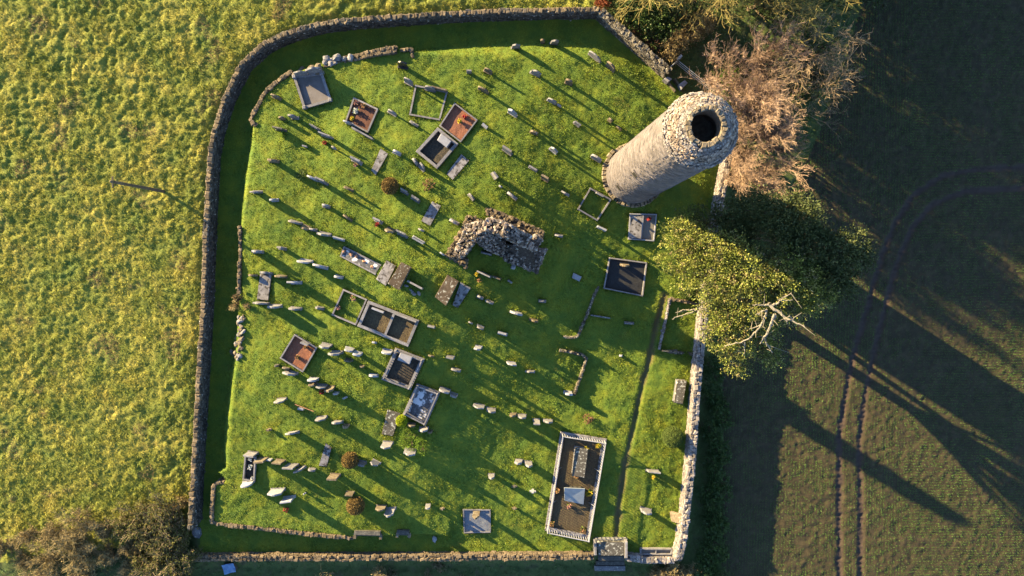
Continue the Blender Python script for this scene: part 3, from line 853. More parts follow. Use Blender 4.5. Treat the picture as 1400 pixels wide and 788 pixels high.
    while a < 2 * math.pi - .05:
        da = rng.uniform(.14, .34); am = a + da / 2
        er = np.array([math.cos(am), math.sin(am), 0]); et = np.array([-er[1], er[0], 0])
        C = np.array([b.x, b.y, zr - .03 + rng.normal(0, .03)]) + er * (rh + .10 + rng.normal(0, .03))
        v_, f_, t_ = stones([C * 0], [et], [np.cross([0, 0, 1], et)], [np.array([0, 0, 1.])], [(da * (rh + .1) * .47, rng.uniform(.08, .14), rng.uniform(.05, .09))], .22)
        link('stone', np_mesh('stone', v_, f_, 'plinth_stone', t_), rim, C - p0)
        a += da
    # plinth of stones at the foot
    v_, f_ = [], []
    C = []; U = []; VV = []; NN = []; S = []
    a = 0
    while a < 2 * math.pi:
        da = rng.uniform(.10, .20); am = a + da / 2
        er = (math.cos(am), math.sin(am), 0); r = 2.08 + rng.normal(0, .03)
        x, y = b.x + er[0] * r, b.y + er[1] * r
        C.append((x, y, max(b.z, Z1(x, y)) + .05)); U.append((-er[1], er[0], 0)); VV.append(er); NN.append((0, 0, 1)); S.append((da * r * .46, .16, .17 + abs(rng.normal(0, .04))))
        a += da
    v_, f_, t_ = stones(C, U, VV, NN, S)
    part('plinth', v_, f_, 'plinth_stone', root, p0, tint=t_, kind='stuff')
    # slit openings: near-black blocks, shade inside given by colour, with lintel and sill
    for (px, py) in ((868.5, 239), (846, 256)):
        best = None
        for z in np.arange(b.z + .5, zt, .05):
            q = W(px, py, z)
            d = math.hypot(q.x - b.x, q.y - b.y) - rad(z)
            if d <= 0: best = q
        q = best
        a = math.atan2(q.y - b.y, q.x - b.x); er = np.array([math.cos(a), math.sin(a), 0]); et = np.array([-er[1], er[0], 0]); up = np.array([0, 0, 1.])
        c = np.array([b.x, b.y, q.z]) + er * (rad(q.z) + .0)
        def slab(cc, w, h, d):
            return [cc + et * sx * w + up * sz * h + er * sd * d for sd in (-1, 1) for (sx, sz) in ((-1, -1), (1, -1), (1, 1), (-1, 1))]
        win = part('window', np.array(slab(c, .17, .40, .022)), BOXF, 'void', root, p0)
        part('lintel', np.array(slab(c + up * .47, .28, .07, .045)), BOXF, 'tower_stone', win, p0)
        part('sill', np.array(slab(c - up * .46, .26, .06, .045)), BOXF, 'tower_stone', win, p0)
    return root
round_tower()

# ------------------------------------------------------------------ ruined church fragment
def rubble_mass(name, root, o0, px, z, zlo, mat, sl=.3, drop=None, tops=None):
    """masonry block whose top corners sit at photograph pixels px at heights z (list or scalar)"""
    zs = np.broadcast_to(np.asarray(z, float), (len(px),))
    P = np.array([W(p[0], p[1], zz)[:2] for p, zz in zip(px, zs)])
    a = .5 * np.sum(P[:, 0] * np.roll(P[:, 1], -1) - np.roll(P[:, 0], -1) * P[:, 1])
    if a < 0: P = P[::-1]; zs = zs[::-1]
    n = len(P)
    V, F = prism(P, zlo, zs - .05, .05)
    core = part(name, V, F, 'ruin_stone', root, o0)
    C = []; U = []; VV = []; NN = []; S = []
    sh = .2
    for i in range(n):
        j = (i + 1) % n
        A, B = P[i], P[j]; L = np.linalg.norm(B - A); t = (B - A) / L; nn = np.array([t[1], -t[0]])
        zz = zlo + sh / 2
        while zz < max(zs[i], zs[j]):
            s = -rng.uniform(0, sl)
            while s < L:
                l = sl * rng.uniform(.5, 1.5); sc = s + l / 2
                if 0 < sc < L and zz < zs[i] + (zs[j] - zs[i]) * sc / L - .03:
                    q = A + t * sc - nn * .03
                    C.append((*q, zz)); U.append((t[0], t[1], rng.normal(0, .08))); VV.append((0, 0, 1)); NN.append((nn[0], nn[1], rng.normal(0, .15)))
                    S.append((l * .46, sh * rng.uniform(.36, .5), .05 + abs(rng.normal(0, .04))))
                s += l
            zz += sh
    # top: scattered stones over a plane fit of the corners
    Aa = np.c_[P, np.ones(n)]; co, *_ = np.linalg.lstsq(Aa, zs, rcond=None)
    x0, y0 = P.min(0); x1, y1 = P.max(0)
    m = int((x1 - x0) * (y1 - y0) / (sl * sl * .42))
    X = rng.uniform(x0, x1, m); Y = rng.uniform(y0, y1, m)
    k = inside_poly(X, Y, P)
    for x, y in zip(X[k], Y[k]):
        th = rng.uniform(0, math.pi); zz = co[0] * x + co[1] * y + co[2] - .05 + rng.normal(0, .05)
        C.append((x, y, zz)); U.append((math.cos(th), math.sin(th), rng.normal(0, .2))); VV.append((-math.sin(th), math.cos(th), rng.normal(0, .2))); NN.append((0, 0, 1))
        S.append((sl * rng.uniform(.3, .65), sl * rng.uniform(.2, .4), .075 * rng.uniform(.6, 1.8)))
    v, f, t = stones(C, U, VV, NN, S, .2)
    part('rubble', v, f, mat, core, o0, tint=t, kind='stuff')
    return core
RZ = lambda zx, zy: (600 + zx * .1396, 275 + zy * .1396)
def ruin():
    c = G(685, 325); o0 = np.array([c.x, c.y, c.z]); g = c.z
    root = thing('church_ruin', 'roofless rubble ruin with a tall broken wall in the churchyard middle', 'ruin', o0)
    rubble_mass('tall_wall', root, o0, [RZ(425, 262), RZ(470, 165), RZ(650, 205), RZ(620, 330)], [8.5, 8.7, 9.0, 8.8], g - .3, 'ruin_stone', .24)
    rubble_mass('tall_wall', root, o0, [RZ(624, 328), RZ(654, 212), RZ(900, 345), RZ(845, 440)], [9.4, 9.7, 9.0, 8.6], g - .3, 'ruin_stone', .24)
    rubble_mass('side_wall', root, o0, [RZ(265, 235), RZ(420, 190), RZ(400, 300), RZ(235, 560), RZ(150, 520)], [3.9, 4.6, 4.4, 3.2, 3.0], g - .3, 'ruin_stone', .22)
    rubble_mass('cross_wall', root, o0, [RZ(335, 370), RZ(425, 266), RZ(640, 400), RZ(632, 540), RZ(480, 480)], [4.2, 4.6, 4.0, 3.0, 3.4], g - .3, 'ruin_stone', .22)
    rubble_mass('fallen_masonry', root, o0, [RZ(640, 420), RZ(860, 440), RZ(1050, 480), RZ(960, 705), RZ(640, 575)], [3.2, 3.4, 2.5, 2.0, 2.4], g - .4, 'ruin_stone', .25)
    rubble_mass('pier', root, o0, [RZ(935, 335), RZ(968, 345), RZ(905, 470), RZ(872, 455)], 5.4, g - .3, 'ruin_stone', .24)
    rubble_mass('pier', root, o0, [RZ(985, 365), RZ(1010, 375), RZ(950, 480), RZ(922, 470)], 4.8, g - .3, 'ruin_stone', .24)
    rubble_mass('footing', root, o0, [RZ(475, 75), RZ(520, 78), RZ(1030, 298), RZ(1015, 350), RZ(470, 130)], g + .55, g - .4, 'wall_brown', .24)
    rubble_mass('footing', root, o0, [RZ(285, 142), RZ(415, 185), RZ(330, 230), RZ(150, 500), RZ(75, 528)], g + .5, g - .4, 'wall_brown', .24)
    rubble_mass('footing', root, o0, [RZ(75, 535), RZ(150, 505), RZ(285, 575), RZ(262, 650)], g + .4, g - .4, 'wall_brown', .24)
    return root
ruin()

# ------------------------------------------------------------------ grave plots
plotg = 'kerbed grave plots'
def corners(key):
    P, co = LEVEL[key]
    return P, (lambda q: co[0] * q[0] + co[1] * q[1] + co[2])
def plot(key, label, floor, w=.14, h=.14, mat='kerb', sides=(0, 1, 2, 3), posts=False, heights=None, name='grave_plot'):
    P, zf = corners(key)
    c = P.mean(0); o0 = np.array([c[0], c[1], zf(c)])
    root = thing(name, label, 'grave plot', o0, 0, plotg)
    In = np.array([p + (c - p) / np.linalg.norm(c - p) * w * .70 for p in P])
    n = 4
    for i in sides:
        j = (i + 1) % n
        A, B = In[i], In[j]; d = (B - A) / np.linalg.norm(B - A)
        A2 = A - d * (w * .5 if i % 2 == 0 else -w * .5); B2 = B + d * (w * .5 if i % 2 == 0 else -w * .5)
        hh = heights[i] if heights else h
        V, F = bar(A2, B2, w, (zf(A2) - .25, zf(B2) - .25), (zf(A2) + hh, zf(B2) + hh))
        part('kerb', V, F, mat, root, o0)
    if posts:
        for q in In:
            d = (In[1] - In[0]) / np.linalg.norm(In[1] - In[0]) * (w * .5 + .03); e = np.array([-d[1], d[0]])
            V, F = prism([q - d - e, q + d - e, q + d + e, q - d + e], zf(q) - .2, zf(q) + h + .10, .03)
            part('corner_block', V, F, mat, root, o0)
    if floor:
        # bed with a slightly uneven surface
        m = 14; s = np.linspace(0, 1, m); U, VV = np.meshgrid(s, s)
        Q = [In[k] for k in range(4)]
        X = (1 - U)[..., None] * (1 - VV)[..., None] * Q[0] + U[..., None] * (1 - VV)[..., None] * Q[1] + U[..., None] * VV[..., None] * Q[2] + (1 - U)[..., None] * VV[..., None] * Q[3]
        X = X.reshape(-1, 2); zz = np.array([zf(q) for q in X]) + .035 + .03 * fbm(X[:, 0] * 3, X[:, 1] * 3, 77) * (0 if floor in ('concrete', 'slate_floor') else 1)
        idx = np.arange(m * m).reshape(m, m)
        F = np.stack([idx[:-1, :-1], idx[1:, :-1], idx[1:, 1:], idx[:-1, 1:]], -1).reshape(-1, 4)
        part('bed', np.c_[X, zz], F, floor, root, o0)
    return root, In, zf, o0

def add_bars(root, In, zf, o0, base, hgt, step, r, mat, rail_w, post_h=0, sides=(0, 1, 2, 3)):
    """upright bars or balusters with a rail on each side of a plot"""
    for i in sides:
        A, B = In[i], In[(i + 1) % 4]; L = np.linalg.norm(B - A); n = max(3, int(L / step))
        segs = []
        for k in range(1, n):
            q = A + (B - A) * k / n; z = zf(q) + base
            segs.append((q[0], q[1], z, q[0], q[1], z + hgt, r, r * .9))
        V, F, t = tubes(segs, 4)
        part('balusters', V, F, mat, root, o0, kind='stuff')
        V, F = bar(A, B, rail_w, (zf(A) + base + hgt - .03, zf(B) + base + hgt - .03), (zf(A) + base + hgt + .05, zf(B) + base + hgt + .05))
        part('rail', V, F, mat, root, o0)
    if post_h:
        for q in In:
            s = rail_w * .62
            V, F = prism([q + np.array(d) * s for d in ((-1, -1), (1, -1), (1, 1), (-1, 1))], zf(q), zf(q) + post_h, .02)
            part('corner_post', V, F, mat, root, o0)

plot('concrete', 'grave plot with plain concrete floor and pale raised kerbs', 'concrete', .17, .22, 'stone_pale', posts=True)
plot('flowers', 'dark red gravel grave plot holding bunches of flowers', 'dark_red_gravel', .11, .18, 'kerb')
plot('open_top', 'thin-kerbed grave plot of grass next to the brick-red gravel plot', None, .11, .12, 'kerb')
plot('red_top', 'brick-red gravel plot joined to the dark plot with white tomb', 'red_gravel', .09, .20, 'kerb')
plot('white_tomb', 'thick-kerbed dark soil plot holding a white block tomb', 'dark_soil', .19, .32, 'kerb')
plot('tower_side', 'thin-kerbed grave plot of grass at the foot of the tower', None, .10, .20, 'kerb')
plot('long_debris', 'long narrow kerbed grave strewn with rusty debris', 'slate_floor', .10, .12, 'kerb', sides=(0, 2, 3))
plot('open_flowers', 'kerbed grave plot of grass with flower bunches beside the double plot', None, .10, .22, 'kerb')
r_, In_, zf_, o_ = plot('double', 'long double grave plot of brown soil with thick pale kerbs', 'brown_soil', .19, .30, 'stone_pale')
m0, m1 = (In_[0] + In_[1]) / 2 + (In_[1] - In_[0]) * .03, (In_[3] + In_[2]) / 2 + (In_[1] - In_[0]) * .03
V, F = bar(m0 + (m1 - m0) * .05, m1 - (m1 - m0) * .05, .16, (zf_(m0) - .1, zf_(m1) - .1), (zf_(m0) + .27, zf_(m1) + .27)); part('dividing_kerb', V, F, 'stone_pale', r_, o_)
plot('red_west', 'red gravel grave plot standing alone near the mound edge', 'red_gravel', .09, .26, 'kerb')
r_, In_, zf_, o_ = plot('balus_dark', 'stone balustraded grave plot floored with dark soil', 'dark_soil', .27, .16, 'stone_pale')
add_bars(r_, In_, zf_, o_, .14, .28, .17, .040, 'stone_pale', .085, .55)
r_, In_, zf_, o_ = plot('balus_slate', 'stone balustraded grave plot floored with blackened slate', 'slate_floor', .27, .16, 'stone_pale')
add_bars(r_, In_, zf_, o_, .14, .28, .17, .040, 'stone_pale', .085, .55)
plot('narrow', 'narrow dark grave plot filled with pots at the end of a headstone row', 'black_gravel', .10, .30, 'stone_pale')
plot('blue', 'square grave plot of blue-grey chippings with thin kerbs', 'blue_gravel', .08, .12, 'kerb')
r_, In_, zf_, o_ = plot('railed', 'large grave enclosure fenced with white iron railings on a stone kerb', 'brown_soil', .30, .20, 'ledger', name='railed_enclosure')
add_bars(r_, In_, zf_, o_, .16, .80, .17, .023, 'white_paint', .05, 1.08)
for k in (1, 3):
    A, B = In_[k], In_[(k + 1) % 4]
    for f in (.3, .65):
        q = A + (B - A) * f; e = (In_.mean(0) - q); e = np.array([-(B - A)[1], (B - A)[0]]); e = e / np.linalg.norm(e); e = e if np.dot(e, In_.mean(0) - q) > 0 else -e
        V, F, t = tubes([(q[0] + e[0] * .35, q[1] + e[1] * .35, zf_(q), q[0], q[1], zf_(q) + .8, .015, .015)], 4)
        part('stay', V, F, 'white_paint', r_, o_)
plot('black', 'black gravel grave plot with thin pale kerbs', 'black_gravel', .09, .22, 'stone_pale')
r_, In_, zf_, o_ = plot('twin', 'twin grave plot of pale slab and gravel beside the tower', 'pale_gravel', .08, .16, 'stone_white')
m0, m1 = (In_[0] + In_[1]) / 2, (In_[3] + In_[2]) / 2
V, F = bar(m0 + (m1 - m0) * .04, m1 - (m1 - m0) * .04, .08, (zf_(m0) - .1, zf_(m1) - .1), (zf_(m0) + .15, zf_(m1) + .15)); part('dividing_kerb', V, F, 'stone_white', r_, o_)
q = [In_[0] * .97 + m1 * .03, m0 * .96 + In_[3] * .04, m1 * .96 + In_[0] * .04, In_[3] * .96 + m0 * .04]
V, F = prism(q, zf_(q[0]) - .02, zf_(q[0]) + .10, .02); part('slab', V, F, 'ledger', r_, o_)

# ------------------------------------------------------------------ flat ledger slabs and chest tombs
def ledger(key, label, mat, h=.09):
    P, zf = corners(key); c = P.mean(0); o0 = np.array([c[0], c[1], zf(c)])
    jit = P + rng.normal(0, .02, P.shape)
    V, F = prism(jit, [zf(p) - .12 for p in P], [zf(p) + h for p in P], .025)
    o = link('ledger_slab', np_mesh('ledger_slab', V - o0, F, mat), None, o0)
    return tag(o, label, 'grave slab', 'flat grave slabs')
ledger('ledger_a', 'pale flat grave slab lying near the rust-coloured clipped bush', 'ledger')
ledger('ledger_b', 'black-and-white mottled flat slab past the rust-coloured clipped bush', 'ledger')
ledger('ledger_c', 'mottled flat grave slab beside the plot with white tomb', 'ledger')
ledger('ledger_d', 'cracked pale grave slab close to the mound edge', 'ledger', .14)
ledger('ledger_e', 'pale slab butting against the dark chest tomb', 'ledger', .16)
ledger('ledger_f', 'grey slab leaning against the brown chest tomb', 'ledger', .14)
ledger('ledger_g', 'dark speckled flat slab beside the lime-green shrub', 'ledger_dark')
ledger('ledger_h', 'small mottled flat slab near two clipped round bushes', 'ledger')
ledger('plaque', 'tiny white plaque lying alone in shaded lawn', 'stone_white', .08)

def chest(label, px, h, side_mat, lid_mat, name='chest_tomb', over=.05):
    """table-like tomb: footing, box and overhanging lid; px are the lid's corners"""
    c = G(sum(p[0] for p in px) / 4, sum(p[1] for p in px) / 4, h); g = c.z
    P = np.array([W(p[0], p[1], g + h)[:2] for p in px]); m = P.mean(0); o0 = np.array([m[0], m[1], g])
    root = thing(name, label, 'tomb', o0, 0, 'chest tombs')
    sc = lambda k: m + (P - m) * (1 - k / np.linalg.norm(P - m, axis=1, keepdims=True))
    V, F = prism(sc(over * .5), g - .25, g + .10, .02); part('footing', V, F, side_mat, root, o0)
    V, F = prism(sc(over * 2), g + .08, g + h - .10, .01); part('chest', V, F, side_mat, root, o0)
    V, F = prism(P, g + h - .11, g + h, .03); part('lid', V, F, lid_mat, root, o0)
    return root, P, g
chest('dark square chest tomb between pale slab and debris-strewn grave', quad(5, [(1075, 190), (1140, 225), (1060, 380), (985, 335)]), .75, 'stone_brown', 'tomb_brown')
chest('brown lichened chest tomb below the church ruin', quad(6, [(255, 275), (330, 320), (245, 485), (170, 425)]), .70, 'stone_brown', 'tomb_brown')
chest('weathered chest tomb beside the pale rubble wall', quad(12, [(545, 655), (588, 660), (570, 765), (530, 758)]), .60, 'stone_grey', 'ledger_dark')
chest('dark tomb with pale edging inside the white railings', quad(11, [(160, 180), (222, 188), (205, 325), (145, 315)]), .65, 'stone_pale', 'ledger_dark')
chest('white block tomb standing in the thick-kerbed dark plot', quad(4, [(212, 12), (282, 65), (250, 108), (185, 58)]), .55, 'stone_white', 'stone_white')
chest('pale block tomb standing in the balustraded dark plot', quad(7, [(1070, 112), (1152, 140), (1132, 190), (1050, 160)]), .60, 'stone_white', 'stone_white')
def sloped_slab():
    px = quad(11, [(108, 370), (207, 375), (200, 450), (110, 432)])
    c = G(785, 680, .6); g = c.z
    P = np.array([W(p[0], p[1], g + z)[:2] for p, z in zip(px, (.95, .95, .45, .45))]); m = P.mean(0); o0 = np.array([m[0], m[1], g])
    root = thing('table_tomb', 'sloping blue-grey slab tomb inside the white railings', 'tomb', o0, 0, 'chest tombs')
    V, F = prism(P, [g + .86, g + .86, g + .36, g + .36], [g + .95, g + .95, g + .45, g + .45], .02); part('slab', V, F, 'pale_blue', root, o0)
    sc = m + (P - m) * .8
    V, F = prism(sc, g - .1, [g + .80, g + .80, g + .34, g + .34], .02); part('support', V, F, 'stone_dark', root, o0)
sloped_slab()

# ------------------------------------------------------------------ headstones
TONE = {'p': ('pale', 'stone_pale'), 'g': ('grey', 'stone_grey'), 'b': ('brown', 'stone_brown'), 'd': ('dark', 'stone_dark'), 'w': ('white', 'stone_white'), 'k': ('black polished', 'granite_black')}
SHAPE = {'r': 'round-topped', 'f': 'flat-topped', 'g': 'gabled', 's': 'shouldered', 'c': 'cross-shaped'}
def profile(kind, w, h):
    a = w / 2
    if kind == 'r':
        pts = [(-a, 0), (a, 0), (a, h - a * .75)]
        for k in range(1, 8):
            t = math.pi * k / 8; pts.append((a * math.cos(t), h - a * .75 + a * .75 * math.sin(t)))
        return pts + [(-a, h - a * .75)]
    if kind == 'g': return [(-a, 0), (a, 0), (a, h * .82), (a * .15, h), (-a * .15, h), (-a, h * .82)]
    if kind == 's':
        pts = [(-a, 0), (a, 0), (a, h * .78), (a * .68, h * .80)]
        for k in range(1, 6):
            t = math.pi * k / 6; pts.append((a * .62 * math.cos(t), h * .82 + h * .18 * math.sin(t)))
        return pts + [(-a * .68, h * .80), (-a, h * .78)]
    if kind == 'c':
        b = a * .36
        return [(-b, 0), (b, 0), (b, h * .58), (a, h * .58), (a, h * .76), (b, h * .76), (b, h), (-b, h), (-b, h * .76), (-a, h * .76), (-a, h * .58), (-b, h * .58)]
    return [(-a, 0), (a, 0), (a, h), (-a, h)]
def tablet_mesh(kind, w, h, t, mat, g):
    P = np.array(profile(kind, w, h)); n = len(P)
    if kind != 'c': P = P + g.normal(0, .008, P.shape) * (P[:, 1:2] > 0)
    c = np.array([0, h * .5]); ch = min(.018, t * .2)
    In = c + (P - c) * (1 - ch / max(w, h) * 2.0); In[:, 1] = np.where(P[:, 1] <= 0, 0, In[:, 1])
    lay = [(In, -t / 2), (P, -t / 2 + ch), (P, t / 2 - ch), (In, t / 2)]
    V = np.concatenate([np.c_[q[:, 0], np.full(n, y), q[:, 1]] for q, y in lay])
    me = bpy.data.meshes.new('tablet')
    F = []
    for L in range(3):
        for i in range(n):
            j = (i + 1) % n
            F.append((L * n + i, L * n + j, (L + 1) * n + j, (L + 1) * n + i))
    F.append(tuple(range(n))[::-1][::-1]); F.append(tuple(3 * n + i for i in range(n))[::-1])
    me.from_pydata([tuple(v) for v in V], [], F); me.update()
    me.materials.append(MATS[mat])
    return me
HS_N = [0]
def headstone(t, zx, zy, w, ang, h, kind, tone, where, th=None, tilt=None):
    g = np.random.default_rng(1000 + HS_N[0]); HS_N[0] += 1
    px, py = t2p(t, zx, zy)
    b = G(px, py, h * .5)
    wm = max(.18, w * tscale(t) * .0505 * .95)
    th = th or g.uniform(.09, .15)
    adj = TONE[tone][0] + ' ' + SHAPE[kind]
    root = thing('headstone', f'{adj} headstone {where}', 'headstone', (b.x, b.y, b.z), -R(ang), 'headstones in the churchyard')
    mat = TONE[tone][1]
    lean = R(g.normal(0, 4.0) if tilt is None else tilt); roll = R(g.normal(0, 2.5))
    o = link('tablet', tablet_mesh(kind, wm, h + .25, th, mat, g), root, (0, 0, -.22))
    o.rotation_euler = (lean, roll, 0)
    if h > .6 and wm > .4:
        k = wm / 2 + .04
        V, F = prism([(-k, -th / 2 - .05), (k, -th / 2 - .05), (k, th / 2 + .05), (-k, th / 2 + .05)], -.25, .07, .02)
        link('plinth', np_mesh('plinth', V, F, mat), root)
    return root
A_ = 'near the concrete-floored grave'
